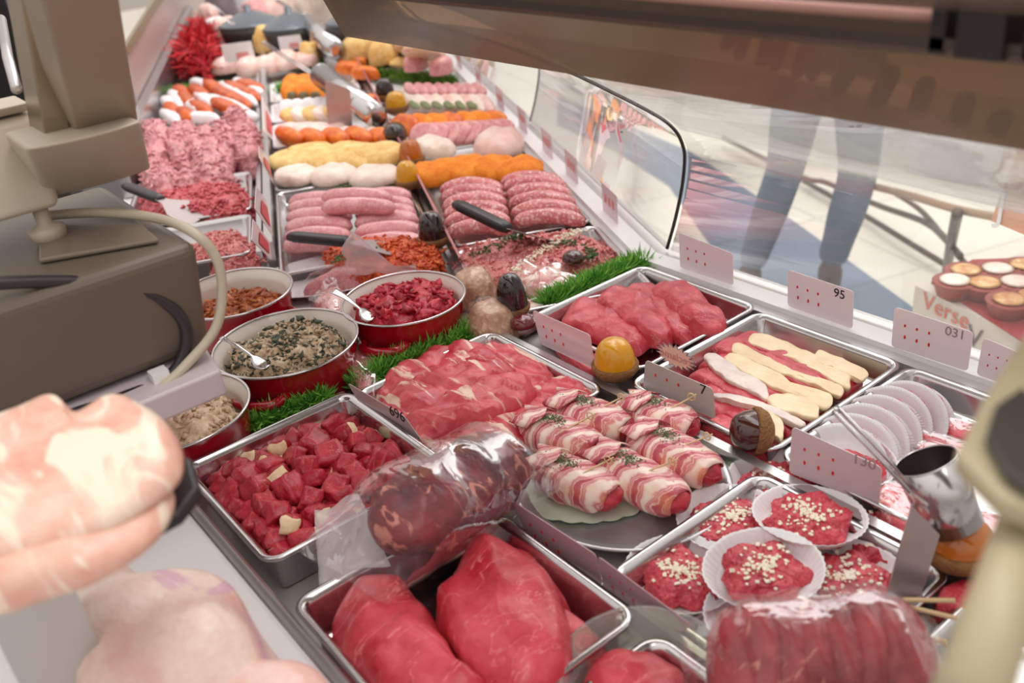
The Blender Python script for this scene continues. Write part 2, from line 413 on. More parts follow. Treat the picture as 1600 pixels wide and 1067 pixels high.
PARS = grass_mat('curly_parsley', '3C5A24', '86B83C')
TINSEL = grass_mat('red_tinsel', '8C0010', 'E01020')
def tiles(name, c1, c2, mortar, sc, rot=0.0, rough=0.35):
    m, n, l, b = mat_new(name)
    tcn = n.new('ShaderNodeTexCoord'); mp = n.new('ShaderNodeMapping'); mp.inputs['Rotation'].default_value = (0,0,rot)
    br = n.new('ShaderNodeTexBrick'); br.offset = 0.0; br.inputs['Scale'].default_value = sc
    br.inputs['Color1'].default_value = lin(c1); br.inputs['Color2'].default_value = lin(c2); br.inputs['Mortar'].default_value = lin(mortar)
    br.inputs['Mortar Size'].default_value = 0.008; br.inputs['Brick Width'].default_value = 0.5; br.inputs['Row Height'].default_value = 0.5
    l.new(tcn.outputs['Object'], mp.inputs[0]); l.new(mp.outputs[0], br.inputs['Vector']); l.new(br.outputs[0], b.inputs['Base Color'])
    b.inputs['Roughness'].default_value = rough
    return m
FLOORM = tiles('cream_floor_tiles', (0.72,0.68,0.58), (0.77,0.73,0.63), (0.62,0.58,0.50), 0.8, 0.3)
FLOORB = tiles('grey_blue_floor_tiles', (0.15,0.20,0.27), (0.17,0.22,0.30), (0.12,0.16,0.2), 0.8, 0.3)
FLOORD = plain('staff_floor', (0.05,0.045,0.05), 0.5)
BEAMM = plain('brown_glossy_canopy', (0.21, 0.16, 0.115), 0.25, 0.1)
BEAMD = plain('dark_canopy', (0.075, 0.052, 0.038), 0.45)
JEANS = plain('faded_blue_denim', (0.20, 0.27, 0.36), 0.85, bump=0.5, bsc=60, var=0.4, vsc=9)
SKIN = plain('skin', (0.55, 0.33, 0.24), 0.5)
COAT = plain('pale_coat', (0.66, 0.60, 0.54), 0.8, bump=0.3, bsc=30)
SHOE = plain('dark_brown_leather', (0.05, 0.035, 0.03), 0.5)
HAIRM = plain('brown_hair', (0.08, 0.045, 0.025), 0.6)
CARTON = plain('pale_carton', (0.62, 0.57, 0.50), 0.7)
ORBOX = plain('orange_printed_carton', (0.72, 0.36, 0.22), 0.6)
PIE = meat('pie_top', 'C07838', 'F0CC90', 'F8E8C8', fatamt=0.1, sc=30)
REDSLEEVE = plain('red_pastry_tray', (0.35, 0.03, 0.03), 0.5)
def text_obj(name, s, loc, rot, size, mat, parent=None, mirror=False):
    c = bpy.data.curves.new(name, 'FONT'); c.body = s; c.size = size; c.extrude = 0.0003; c.align_x = 'CENTER'; c.align_y = 'CENTER'
    t = bpy.data.objects.new(name, c); COL.objects.link(t)
    bpy.context.view_layer.update()
    me = bpy.data.meshes.new_from_object(t.evaluated_get(bpy.context.evaluated_depsgraph_get()))
    bpy.data.objects.remove(t); me.materials.clear(); me.materials.append(mat)
    o = bpy.data.objects.new(name, me); COL.objects.link(o); o.location = loc; o.rotation_euler = rot
    if parent: o.parent = parent
    return o

# ================================================================ SETTING
m = MB(); m.box((-14, -4, FLOOR-0.05), (6, 12, FLOOR)); tag(m.build('floor', FLOORM, smooth=False), None, None, kind='structure')
def floor_patch(name, pxs, mat, dz):
    w = [at(x, y, FLOOR+dz) for x, y in pxs]
    n_ = len(w); mb = MB(); mb.loft([[Vector((p.x, p.y, FLOOR)) for p in w], w])
    return tag(mb.build(name, mat, smooth=False), None, None, kind='structure')
floor_patch('trim_1', [(872, 150), (1078, 236), (1240, 345), (1420, 475), (1560, 600), (1300, 560), (1150, 440), (1045, 290), (960, 235), (870, 195)], FLOORB, 0.003)
mb = MB(); mb.box((-14, -4, FLOOR), (3, 0.0, FLOOR+0.004)); mb.loft([[far(-0.5,-4,FLOOR), far(-0.5,-1.0,FLOOR), far(9,-1.0,FLOOR), far(9,-4,FLOOR)], [far(-0.5,-4,FLOOR+.005), far(-0.5,-1.0,FLOOR+.005), far(9,-1.0,FLOOR+.005), far(9,-4,FLOOR+.005)]])
tag(mb.build('trim_2', FLOORD, smooth=False), None, None, kind='structure')
# the counter ------------------------------------------------
ct = thing('display_counter', (-1.1, 0.65, FLOOR), 'long refrigerated butcher display counter bending at a corner, steel deck and white rail', 'counter')
def child_world(ob, par):
    ob.parent = par; ob.matrix_parent_inverse = Matrix.Translation(-par.location); return ob
def band(y0, y1, z0, z1, w0, w1, mat, name, x1=0.6, s1=4.2, xs=None):
    """prism that follows the counter: near part between y0,y1 and far part between w0,w1, mitred at the joint"""
    def joint(y):  # w in far frame that starts on the joint at y
        return Vector((-1.10, y, 0))
    mb = MB()
    def ring(x): return [Vector((x, y0, z0)), Vector((x, y1, z0)), Vector((x, y1, z1)), Vector((x, y0, z1))]
    def fr(s): return [far(s, w0, z0), far(s, w1, z0), far(s, w1, z1), far(s, w0, z1)]
    def mit(y, w, z):
        # intersection of line y=const with the far line w=const
        # JO + SV*s + WV*w has y = 1.09 + SV.y*s + WV.y*w
        s = (y - 1.09 - WV.y*w)/SV.y; p = far(s, w, z); return p
    mr = [mit(y0, w0, z0), mit(y1, w1, z0), mit(y1, w1, z1), mit(y0, w0, z1)]
    mb.loft([ring(x1), mr, fr(s1)])
    return child_world(mb.build(name, mat, smooth=False), ct)
band(0.10, 1.17, FLOOR, DECK-0.003, -1.02, 0.07, WHITE, 'case_body')
band(0.20, 1.075, DECK-0.003, DECK-0.001, -0.99, -0.01, STEELW, 'deck')
band(1.085, 1.122, DECK, 0.002, -0.003, 0.034, plain('bright_white_rail', (0.95,0.94,0.95), 0.3), 'front_rail')
SATIN = plain('satin_aluminium', (0.66,0.64,0.64), 0.35, 0.35)
band(1.066, 1.085, DECK, -0.006, -0.022, -0.003, SATIN, 'front_lip')
band(1.122, 1.165, DECK, -0.006, 0.034, 0.074, STEELW, 'glass_channel')
# near work ledge on the staff side
mb = MB(); mb.box((-1.02, -0.9, DECK), (0.6, 0.192, 0.045)); lg = mb.build('work_ledge', plain('ledge_white', (0.72,0.71,0.71), 0.35, 0.15)); bevel(lg, 0.008)
tag(lg, 'pale work ledge along the staff side of the counter, in the lower left', 'ledge')
for p_ in lg.data.polygons: p_.use_smooth = False
mb = MB(); mb.tube([(-1.02, 0.196, 0.046), (0.6, 0.196, 0.046)], 0.006, 10)
child_world(mb.build('steel_edge', STEEL), lg)
lg.children[0].matrix_parent_inverse = Matrix.Identity(4)
# dividers
mb = MB(); mb.box((-1.1, 0.738, DECK), (0.6, 0.752, 0.0)); child_world(mb.build('divider_rail', STEEL, smooth=False), ct)
mb = MB(); mb.box((-1.1, 0.472, DECK), (0.6, 0.48, 0.0)); child_world(mb.build('divider_rail', STEEL, smooth=False), ct)
def farbox(s0, s1, w0, w1, z0, z1, mb=None):
    mb = mb or MB()
    mb.add([far(s0,w0,z0), far(s0,w1,z0), far(s1,w1,z0), far(s1,w0,z0), far(s0,w0,z1), far(s0,w1,z1), far(s1,w1,z1), far(s1,w0,z1)],
           [(0,3,2,1),(4,5,6,7),(0,1,5,4),(1,2,6,5),(2,3,7,6),(3,0,4,7)])
    return mb
child_world(farbox(0.33, 3.9, -0.657, -0.64, DECK, 0.03).build('divider_rail', STEEL, smooth=False), ct)
child_world(farbox(0.33, 3.9, -0.675, -0.664, DECK, 0.015).build('divider_rail', STEEL, smooth=False), ct)
child_world(farbox(0.03, 3.9, -0.318, -0.306, DECK, -0.01).build('divider_rail', STEEL, smooth=False), ct)
child_world(farbox(1.0, 3.9, -1.02, -0.99, DECK, 0.08).build('back_lip', STEEL, smooth=False), ct)
dv = farbox(0.06, 2.35, -0.314, -0.3105, -0.01, 0.035).build('glass_divider', DIVGLASS, smooth=False)
tag(dv, 'low clear divider standing between the sausage trays, its edge tinted pink for a reflection', 'divider')
mb = farbox(0.06, 2.35, -0.3145, -0.310, 0.035, 0.0385); mb.build('edge_strip', clear('pink_reflection_edge', tint=(0.95,0.6,0.62), milk=0.6, gloss=1, milkcol=(0.8,0.3,0.32)), dv, smooth=False)  # pink colour stands for a reflection along the glass edge

# the curved front glass --------------------------------------
PROF = [(0.06, 0.0), (0.078, 0.05), (0.094, 0.11), (0.1, 0.16), (0.096, 0.185), (0.084, 0.21), (0.062, 0.234), (0.03, 0.258), (-0.03, 0.298), (-0.12, 0.355), (-0.24, 0.42), (-0.36, 0.47)]
PROF = [(p[0], p[1]) for p in cpath([(a, b, 0) for a, b in PROF], 40)]
def glass_panel(p0, p1, n):
    mb = MB(); rings = []
    T = 0.005; pr = PROF
    inner = []
    for i, (a, b) in enumerate(pr):
        a0, b0 = pr[max(i-1, 0)]; a1, b1 = pr[min(i+1, len(pr)-1)]
        t = Vector((a1-a0, b1-b0)).normalized(); inner.append((a - t.y*T, b + t.x*T))
    sec = pr + inner[::-1]
    r0 = [p0(a, b) for a, b in sec]; r1 = [p1(a, b) for a, b in sec]
    mb.loft([r0, r1])
    return mb
def nearp(x): return lambda a, b: Vector((x, 1.09+a, b))
def farp(s): return lambda a, b: far(s, a, b)
def jointp(g=0.0):
    def fn(a, b):
        y = 1.09+a; s = (a - WV.y*a)/SV.y
        return far(s, a, b) + (SV*g if g > 0 else Vector((-g, 0, 0)))
    return fn
def seal(pf, mbn=None):
    mb = MB(); mb.tube([pf(a-0.002, b) for a, b in PROF[:]], 0.0032, 8); return mb
g1 = glass_panel(jointp(-0.012), nearp(0.6), 0).build('curved_glass', GLASS); tag(g1, 'curved counter glass pane on the right, with price cards standing behind it', 'glass pane', 'curved glass panes')
g2 = glass_panel(jointp(0.002), farp(0.98), 0).build('curved_glass', GLASS); tag(g2, 'middle curved glass pane ending in a thick black edge', 'glass pane', 'curved glass panes')
g3 = glass_panel(farp(1.0), farp(4.0), 0).build('curved_glass', GLASS); tag(g3, 'farthest curved glass pane beyond the thin second joint', 'glass pane', 'curved glass panes')
for g in (g1, g2, g3):
    for i, p_ in enumerate(g.data.polygons):
        if len(p_.vertices) > 4: p_.use_smooth = False
seal(jointp(0.0)).build('edge_seal', BLACK, g2)
seal(farp(0.99)).build('edge_seal', BLACK, g3)

# canopy beam ---------------------------------------------------
def canopy():
    c = thing('canopy_beam', (-0.6, 0.70, 0.45), 'broad brown canopy beam crossing the top right above the glass', 'beam')
    def sec(p, sh=0): return [p(-0.40, 0.444), p(-0.395, 0.447), p(-0.425, 0.523), p(-0.44, 0.523), p(-0.44, 0.516), p(-0.43, 0.514)]
    P1 = lambda x: (lambda a, b: Vector((x, 1.09+a, b)))
    F1 = lambda a, b: far(0.75, a, b)
    SMOKED = clear('smoked_brown_panel', tint=(0.36, 0.27, 0.18), milk=0.42, gloss=0.15, rough=0.2, milkcol=(0.44,0.35,0.25))  # see-through so the added reflection shapes behind it show
    mb = MB(); mb.loft([sec(P1(0.5)), sec(P1(-1.3)), sec(F1)])
    child_world(mb.build('smoked_panel', SMOKED, smooth=False), c)
    def sec2(p): return [p(-0.50, 0.533), p(-0.436, 0.514), p(-0.436, 0.524), p(-0.50, 0.541)]
    mb = MB(); mb.loft([sec2(P1(0.5)), sec2(P1(-1.3)), sec2(F1)])
    child_world(mb.build('dark_ledge', BEAMD, smooth=False), c)
    def sec3(p): return [p(-0.62, 0.597), p(-0.50, 0.558), p(-0.50, 0.60), p(-0.62, 0.62)]
    mb = MB(); mb.loft([sec3(P1(0.5)), sec3(P1(-1.3)), sec3(F1)])
    child_world(mb.build('upper_housing', BEAMM, smooth=False), c)
    def sec4(p): return [p(-0.445, 0.515), p(-0.436, 0.515), p(-0.436, 0.60), p(-0.445, 0.60)]
    mb = MB(); mb.loft([sec4(P1(0.5)), sec4(P1(-1.3)), sec4(F1)])
    child_world(mb.build('back_plate', BEAMM, smooth=False), c)
    # tube lamp with end holders
    mb = MB(); mb.tube([(-1.0, 0.605, 0.551), (-0.325, 0.605, 0.551)], 0.005, 12)
    child_world(mb.build('lamp_tube', plain('pink_tube', (0.75, 0.42, 0.36), 0.3)), c)
    mb = MB(); mb.tube([(-0.255, 0.605, 0.551), (0.3, 0.605, 0.551)], 0.005, 12)
    child_world(mb.build('lamp_tube', plain('pink_tube', (0.75, 0.42, 0.36), 0.3)), c)
    mb = MB(); mb.box((-0.325, 0.59, 0.531), (-0.315, 0.61, 0.56)); mb.box((-0.265, 0.59, 0.531), (-0.255, 0.61, 0.56)); mb.box((-0.305, 0.585, 0.531), (-0.275, 0.615, 0.56))
    child_world(mb.build('lamp_holder', BLACK, smooth=False), c)
    return c
canopy()

# ================================================================ TRAYS
def rrect(cx, cy, lx, ly, r, n=6):
    out = []
    for (sx_, sy_, a0) in ((1,1,0), (-1,1,90), (-1,-1,180), (1,-1,270)):
        for k in range(n+1):
            a = math.radians(a0 + 90*k/n)
            out.append((cx + sx_*(lx/2-r) + r*math.cos(a), cy + sy_*(ly/2-r) + r*math.sin(a)))
    return out
def tray_geo(lx, ly, depth, r=0.022, lip=0.012, th=0.0015):
    mb = MB()
    def R(off, z): return [Vector((x, y, z)) for x, y in rrect(0, 0, lx+2*off, ly+2*off, max(r+off, 0.004))]
    rings = [R(0.0, depth-0.004), R(0.0015, depth), R(-0.002, depth+0.0015), R(-lip*0.6, depth+0.0008), R(-lip, depth-0.001),
             R(-lip-0.003, depth-0.006), R(-lip-0.008, 0.006), R(-lip-0.013, 0.0018), R(-lip-0.03, 0.0012)]
    mb.loft(rings, cap0=False, cap1=True)
    mb.loft([R(-lip-0.012, -0.0), R(-lip-0.006, 0.002), R(-lip-0.002, depth-0.006), R(-0.001, depth-0.004)], cap0=True, cap1=False)
    return mb
def tray(name, c, lx, ly, depth, rz, label, mat=None, cat='tray', group=None, r=0.022, tilt=None, lip=0.008):
    o = tray_geo(lx, ly, depth, r, lip).build(name, mat or STEELB)
    o.location = c; o.rotation_euler = tilt if tilt else (0, 0, rz)
    return tag(o, label, cat, group)
def ntray(x0, x1, y0, y1, depth, label, mat=None, name='steel_tray', **kw):
    return tray(name, ((x0+x1)/2, (y0+y1)/2, DECK), x1-x0, y1-y0, depth, 0, label, mat, **kw)
FR = math.atan2(SV.y, SV.x)   # far frame rotation: local x = along SV
def ftray(s0, s1, w0, w1, depth, label, mat=None, name='steel_tray', z=DECK, **kw):
    c = far((s0+s1)/2, (w0+w1)/2, z)
    return tray(name, c, abs(s1-s0), abs(w1-w0), depth, FR, label, mat, **kw)
ntray(-1.055, -0.80, 0.222, 0.468, 0.055, 'deep steel tray holding the cubed stewing beef')
ntray(-0.735, -0.475, 0.215, 0.455, 0.05, 'steel tray under the large smooth round steaks at bottom centre')
ntray(-1.075, -0.815, 0.484, 0.735, 0.035, 'steel tray under the overlapping marbled beef slices')
ntray(-1.065, -0.815, 0.80, 1.062, 0.035, 'steel tray with lean red steaks nearest the glass corner')
ntray(-0.805, -0.562, 0.765, 1.05, 0.035, 'steel tray with the fat-edged rump steaks')
ntray(-0.555, -0.30, 0.765, 1.05, 0.035, 'steel tray with paper-cased steaks standing in a row')
ntray(-0.555, -0.315, 0.486, 0.732, 0.03, 'pale steel tray under the garlic-sprinkled patties')
ntray(-0.29, -0.05, 0.50, 0.735, 0.03, 'steel tray at the lower right edge behind the bamboo picks')
ntray(-0.455, -0.20, 0.215, 0.455, 0.045, 'steel tray at the bottom edge with one pink-red joint')

# ================================================================ MEAT IN THE NEAR TRAYS
# large round steaks
def slab(name, pxs, z, h, mat, label, cat, **kw):
    return blob(name, pxs, z, h, mat, label, cat, **kw)
slab('round_steak', [(700,860),(760,812),(820,830),(880,900),(905,960),(948,975),(930,1010),(880,1000),(800,920)], 0.03, 0.045, STEAKM, 'darker round steak lying underneath, showing at the right side of its tray', 'steak', base=DECK+0.005, amp=0.006, sc=30, seed=3)
slab('round_steak', [(530,930),(560,890),(615,890),(675,950),(715,1020),(790,1090),(700,1130),(590,1090),(518,990)], 0.02, 0.055, STEAKM, 'large smooth round steak on the left of the bottom tray', 'steak', base=DECK+0.012, amp=0.008, sc=26, seed=5, ridge=0.004, rdir=0.4, rfreq=70, er=0.6)
slab('round_steak', [(672,930),(700,880),(745,820),(800,835),(870,900),(893,960),(890,1040),(850,1085),(790,1095),(715,1020),(675,960)], 0.03, 0.055, STEAKM, 'large smooth round steak draped over the right of the bottom tray', 'steak', base=DECK+0.022, amp=0.008, sc=24, seed=8, ridge=0.005, rdir=1.0, rfreq=60, er=0.6)
slab('beef_joint', [(905,1050),(950,1005),(1010,1010),(1060,1030),(1080,1067),(1060,1120),(960,1130)], 0.02, 0.05, STEAKM, 'pink-red beef joint at the bottom edge right of the big steaks', 'joint', base=DECK+0.008, amp=0.005, seed=2)
# clear dish beside it
mb = MB(); mb.lathe([(0.05,0.0),(0.062,0.012),(0.078,0.03),(0.082,0.031),(0.08,0.034),(0.074,0.032),(0.058,0.015),(0.046,0.004)], 48)
o = mb.build('clear_dish', clear('clear_dish', tint=(0.9,0.92,0.8), milk=0.1, gloss=1.2, rough=0.05)); o.location = at(1010, 1075, 0.0) + Vector((0,0,-0.012)); tag(o, 'shallow clear dish rim beside the joint at the bottom edge', 'dish')

# marbled beef slices (overlapping row, tray B)
bs = [([(585,600),(620,555),(700,522),(745,518),(770,540),(720,575),(640,620),(600,630)], 0.024, 'darkest smooth marbled beef slice at the upper left of its pile', 3),
      ([(700,560),(760,525),(820,530),(862,560),(850,600),(790,600),(730,600)], 0.024, 'marbled beef slice with a white fat knot at the top of its pile', 4),
      ([(800,600),(860,570),(905,580),(925,605),(900,640),(840,660),(780,650)], 0.022, 'marbled beef slice at the right end of its pile', 6),
      ([(590,625),(640,590),(720,570),(790,560),(815,580),(760,620),(690,655),(620,660)], 0.036, 'marbled beef slice with a broad cream fat streak, left of centre in its pile', 7),
      ([(620,665),(690,625),(770,590),(830,585),(830,625),(770,655),(700,685),(650,690)], 0.040, 'long marbled beef slice across the middle of its pile', 9),
      ([(660,690),(720,655),(800,640),(880,615),(925,600),(920,630),(850,670),(760,700),(700,710)], 0.030, 'lowest marbled beef slice beside the clear bag', 12)]
for pxs, h, lb, sd in bs:
    slab('beef_slice', pxs, 0.015, h, BEEFM, lb, 'beef slice', base=DECK+0.006+h*0.35, amp=0.008, sc=30, seed=sd, ridge=0.005, rdir=1.9, rfreq=110, er=0.42, group=None, n=90, rings=16, fine=0.0018, fsc=110)
# lean steaks near corner
ls = [([(870,490),(905,455),(955,450),(1000,480),(1020,515),(985,535),(940,520),(900,505)], 0.026, 'lean red steak folded at the left of the corner tray', 2),
      ([(930,470),(960,442),(1010,455),(1050,500),(1045,525),(1000,515),(960,490)], 0.034, 'lean red steak with a pointed tip in the middle of the corner tray', 4),
      ([(975,450),(1010,432),(1050,450),(1090,495),(1075,520),(1030,500)], 0.03, 'lean red steak lying second from the right in the corner tray', 6),
      ([(1015,455),(1045,437),(1085,450),(1110,480),(1135,495),(1130,515),(1100,520),(1060,500)], 0.04, 'lean red steak with a pale sinew at the right of the corner tray', 9),
      ([(850,500),(880,495),(930,530),(935,560),(905,565),(870,530)], 0.02, 'lean red steak partly hidden behind the leaning price card', 11)]
for pxs, h, lb, sd in ls:
    slab('lean_steak', pxs, 0.01, h, BEEF, lb, 'steak', base=DECK+0.005+h*0.25, amp=0.007, sc=30, seed=sd, ridge=0.003, rdir=0.7, rfreq=60, er=0.42, n=90, rings=16, fine=0.0012, fsc=120)

# fat edged rump steaks: slice with a strip of fat as its part
def strip(name, a, b, wdt, h, z, mat, seed, n=14, parent=None, bow=0.0, taper=0.8):
    """long slab between two floor points"""
    A = Vector(a); B = Vector(b); d = (B-A); L = d.length; an = math.atan2(d.y, d.x)
    c = (A+B)/2
    pts = []
    for i in range(n): 
        t = i/(n-1); x = (t-.5)*L; pts.append((x, -wdt/2*(1 if 0 < i < n-1 else taper) + bow*math.sin(math.pi*t) + 0.0015*nz((x,0,0), 60, seed)))
    for i in range(n-1, -1, -1):
        t = i/(n-1); x = (t-.5)*L; pts.append((x, wdt/2*(1 if 0 < i < n-1 else taper) + bow*math.sin(math.pi*t) + 0.0015*nz((x,9,0), 60, seed)))
    v, f = blob_geo(pts, h, n=72, rings=6, amp=0.0025, sc=45, seed=seed, er=0.3, ez=0.7)
    o = link(name, v, f, mat, parent); 
    if parent is None: o.location = (c.x, c.y, z); o.rotation_euler = (0, 0, an)
    return o, c, an
fs = [((1150,512),(1335,592), 'fat-edged rump steak furthest back, nearest the white rail'),
      ((1122,520),(1300,602), 'fat-edged rump steak second from the white rail'),
      ((1105,545),(1282,628), 'fat-edged rump steak with the widest fat strip, in the middle of its row'),
      ((1092,560),(1260,655), 'fat-edged rump steak below the middle of its row'),
      ((1085,590),(1215,665), 'fat-edged rump steak with a thin pale fringe, behind the starburst card'),
      ((1110,635),(1200,690), 'fat-edged rump steak nearest the brown acorn, only its end strip of fat showing')]
rump = []
for i, (a, b, lb) in enumerate(fs):
    A = at(*a, 0.008); B = at(*b, 0.008)
    o, c, an = strip('rump_steak', A, B, 0.050, 0.024, DECK+0.004+0.0015*(5-i), BEEF, 20+i)
    tag(o, lb, 'steak', None); rump.append(o)
FATW = meat('translucent_fat', 'D8C4C0', 'F4E4D4', rough=0.4, bump=0.4, sc=20)
fats = [(0,[(1178,522),(1208,527),(1276,556),(1284,549),(1352,578),(1347,595),(1330,591),(1323,608),(1276,581),(1229,559),(1171,536)],FAT),
 (1,[(1153,536),(1195,558),(1249,585),(1313,603),(1311,620),(1276,605),(1212,581),(1148,553)],FAT),
 (2,[(1133,556),(1148,553),(1212,581),(1249,605),(1298,617),(1291,639),(1235,618),(1205,605),(1161,583),(1134,563)],FAT),
 (3,[(1100,558),(1117,553),(1155,578),(1195,601),(1202,625),(1178,615),(1127,588)],FATW),
 (3,[(1205,618),(1249,617),(1276,632),(1276,654),(1229,645),(1202,632)],FAT),
 (4,[(1119,615),(1178,625),(1222,642),(1256,660),(1249,666),(1219,655),(1178,637),(1121,622)],FATW),
 (5,[(1151,649),(1195,642),(1222,659),(1222,686),(1205,682),(1148,664)],FAT)]
for k, (i, pxs, mt) in enumerate(fats):
    ft = blob('fat_strip', pxs, 0.004, 0.008, mt, base=-0.001, amp=0.0022, sc=60, seed=k, er=0.12, ez=0.3, n=110, fine=0.0006)
    L0 = rump[i]; Mi = (Matrix.Translation(L0.location) @ Matrix.Rotation(L0.rotation_euler.z, 4, 'Z')).inverted()
    Mw = Matrix.Translation(ft.location); ft.parent = L0; ft.matrix_local = Mi @ Mw

# ---------------------------------------------------------------- paper cases
def case_geo(R=0.052, h=0.016, flutes=44, flare=0.012, th=0.0006):
    mb = MB(); n = flutes*4
    prof = [(0.0, 0.0), (R*0.6, 0.0), (R-0.004, 0.0005), (R-0.001, 0.002), (R+flare*0.4, h*0.5), (R+flare*0.8, h*0.85), (R+flare, h)]
    v = []; f = []
    for j, (r, z) in enumerate(prof[1:]):
        for k in range(n):
            a = 2*math.pi*k/n
            am = 0.0 if j < 1 else 0.0006*min(1, j/3)
            rr = r + am*math.cos(flutes*a)
            v.append((rr*math.cos(a), rr*math.sin(a), z + (0.0012*nz((math.cos(a)*3, math.sin(a)*3, 0), 1, 2) if j > 3 else 0)))
    m = len(prof)-1
    for j in range(m-1):
        for k in range(n): f.append((j*n+k, j*n+(k+1)%n, (j+1)*n+(k+1)%n, (j+1)*n+k))
    f.append(tuple(range(n)))
    mb.add(v, f); return mb
case0 = None
def paper_case(loc, rot, label, scale=(1,1,1), group=None):
    global case0
    if case0 is None:
        case0 = case_geo().build('paper_case', PAPER)
        sm = case0.modifiers.new('solid', 'SOLIDIFY'); sm.thickness = 0.0006
        o = case0
    else:
        o = case0.copy(); COL.objects.link(o)
    o.location = loc; o.rotation_euler = rot; o.scale = scale
    for k_ in ('group',):
        if k_ in o: del o[k_]
    return tag(o, label, 'paper case', group)
def patty(loc, rot, label, seed, sc=1.0):
    r = random.Random(seed)
    pts = []; k = 5 + seed % 2; ph = r.random()*6
    for i in range(30):
        a = 2*math.pi*i/30
        rr = 0.045*sc*(1 + 0.10*math.cos(k*a+ph) + 0.04*math.cos(9*a+ph*2))
        pts.append((rr*math.cos(a), rr*math.sin(a)*0.95))
    v, f = blob_geo(pts, 0.017, n=110, rings=22, amp=0.0045, sc=70, seed=seed, er=0.42, ez=0.6, fine=0.0022, fsc=260)
    o = link('garlic_patty', v, f, PATTY); o.location = loc; o.rotation_euler = rot
    tag(o, label, 'patty')
    mb = MB()
    for q in range(120):
        a = r.random()*6.283; d = abs(r.gauss(0, 0.018)); x = d*math.cos(a)*1.3; y = d*math.sin(a)
        if math.hypot(x, y) > 0.038: continue
        s_ = r.uniform(0.0008, 0.0021)
        M = Matrix.Translation((x, y, 0.0168 + 0.0045*nz((x, y, 0.017), 70, seed) + 0.0006)) @ Matrix.Rotation(r.random()*3, 4, 'Z') @ Matrix.Rotation(r.uniform(-.5,.5), 4, 'X')
        mb.box((-s_*1.2, -s_, -0.0006), (s_*1.2, s_, 0.0008), 0, M)
    g = mb.build('garlic_flakes', GARLIC, o, smooth=False); g['kind'] = 'stuff'
    return o
pt = [((1218,752), 0.0, 'at the top of the patty tray, touching the price card', (0,0.0)),
      ((1142,812), 0.002, 'at the left of the patty tray beside the platter', (0,0)),
      ((1375,838), 0.0, 'at the right of the patty tray behind the steel tube', (0,0)),
      ((1064,898), 0.0, 'nearest the lower left price card', (0,0)),
      ((1322,905), 0.004, 'at the lower right of the patty tray', (0,0)),
      ((1197,965), 0.0, 'partly hidden behind the netted roast', (0,0)),
      ((1264,808), 0.018, 'on top in the middle of the pile', (0.10,-0.06)),
      ((1194,890), 0.020, 'on top at the front of the pile', (0.08,0.05))]
for i, (px, dz, lb, tl) in enumerate(pt):
    z = DECK + 0.003 + dz
    p = at(px[0], px[1], z+0.012); p.z = z
    paper_case(p, (tl[0], tl[1], i*0.7), 'paper case of the patty ' + lb.replace('in the middle of', 'amid'), (0.95, 0.95, 1))
    patty(p + Vector((0,0,0.0012)), (tl[0], tl[1], i*1.1), 'red garlic patty ' + lb, 3+i, 0.98)

# steaks standing in a row in folded paper cases
def folded_case_geo(R=0.050, flutes=40, half=0.010):
    """a paper case folded around a disc: two fluted half shells"""
    mb = MB()
    for sd in (-1, 1):
        v = []; f = []; n = flutes*2; m = 8
        for j in range(m):
            r = R*(0.25 + 0.75*j/(m-1))
            for k in range(n+1):
                a = math.pi*k/n
                y = sd*(half*(0.80 + 0.30*(j/(m-1))**1.5)) + (0.0009*math.cos(flutes*2*a) if j > 3 else 0)
                v.append((r*math.cos(a)*1.12, y, r*math.sin(a)))
        for j in range(m-1):
            for k in range(n): f.append((j*(n+1)+k, j*(n+1)+k+1, (j+1)*(n+1)+k+1, (j+1)*(n+1)+k))
        mb.add(v, f)
        # flat inner part
        b = [( R*0.25*math.cos(math.pi*k/12)*1.12, sd*half*0.80, R*0.25*math.sin(math.pi*k/12)) for k in range(13)]
        mb.add(b + [(0, sd*half*0.80, 0)], [(k, k+1, 13) for k in range(12)])
    return mb
fc0 = folded_case_geo().build('paper_case', PAPER); sm = fc0.modifiers.new('solid', 'SOLIDIFY'); sm.thickness = 0.0006
v, f = blob_geo([(0.053*math.cos(a), 0.047*math.sin(a)) for a in [2*math.pi*i/24 for i in range(24)]], 0.013, n=64, rings=7, amp=0.004, sc=60, seed=5, fine=0.001, fsc=240)
v = [(p[0], p[2]-0.006, max(p[1], -0.004)) for p in v]
fm0 = link('thin_steak', v, f, BEEF)
row = [(1425,610), (1398,618), (1380,632), (1358,646), (1338,662), (1322,678)]
first = True
names6 = ['furthest back, against the tray edge', 'second from the back', 'third from the back', 'fourth from the back', 'fifth from the back', 'frontmost, nearest the tilted one']
for i, px in enumerate(row):
    p = at(px[0], px[1], 0.02); p.z = DECK + 0.004
    if first: c_, s_ = fc0, fm0
    else:
        c_ = fc0.copy(); COL.objects.link(c_); s_ = fm0.copy(); COL.objects.link(s_)
    first = False
    rz = math.radians(-2 + 3*i); rx = -0.62
    c_.location = p; c_.rotation_euler = (rx, 0, rz); s_.location = p + Vector((0.0, 0.0, 0.005)); s_.rotation_euler = (rx, 0, rz); s_.scale = (0.98, 0.8, 0.98)
    tag(c_, 'folded white paper case in the row near the rail, ' + names6[i], 'paper case'); tag(s_, 'thin red steak edge showing in the folded paper case, ' + names6[i], 'steak')
p = at(1330, 700, 0.0); p.z = DECK+0.006
paper_case(p, (0.30, 0, 0.0), 'fluted paper case lying on its side in front of the standing row', (0.95,0.62,1.0))
v, f = blob_geo([(0.050*math.cos(a), 0.026*math.sin(a)) for a in [2*math.pi*k/20 for k in range(20)]], 0.016, amp=0.004, sc=50, seed=4, er=0.4, fine=0.001)
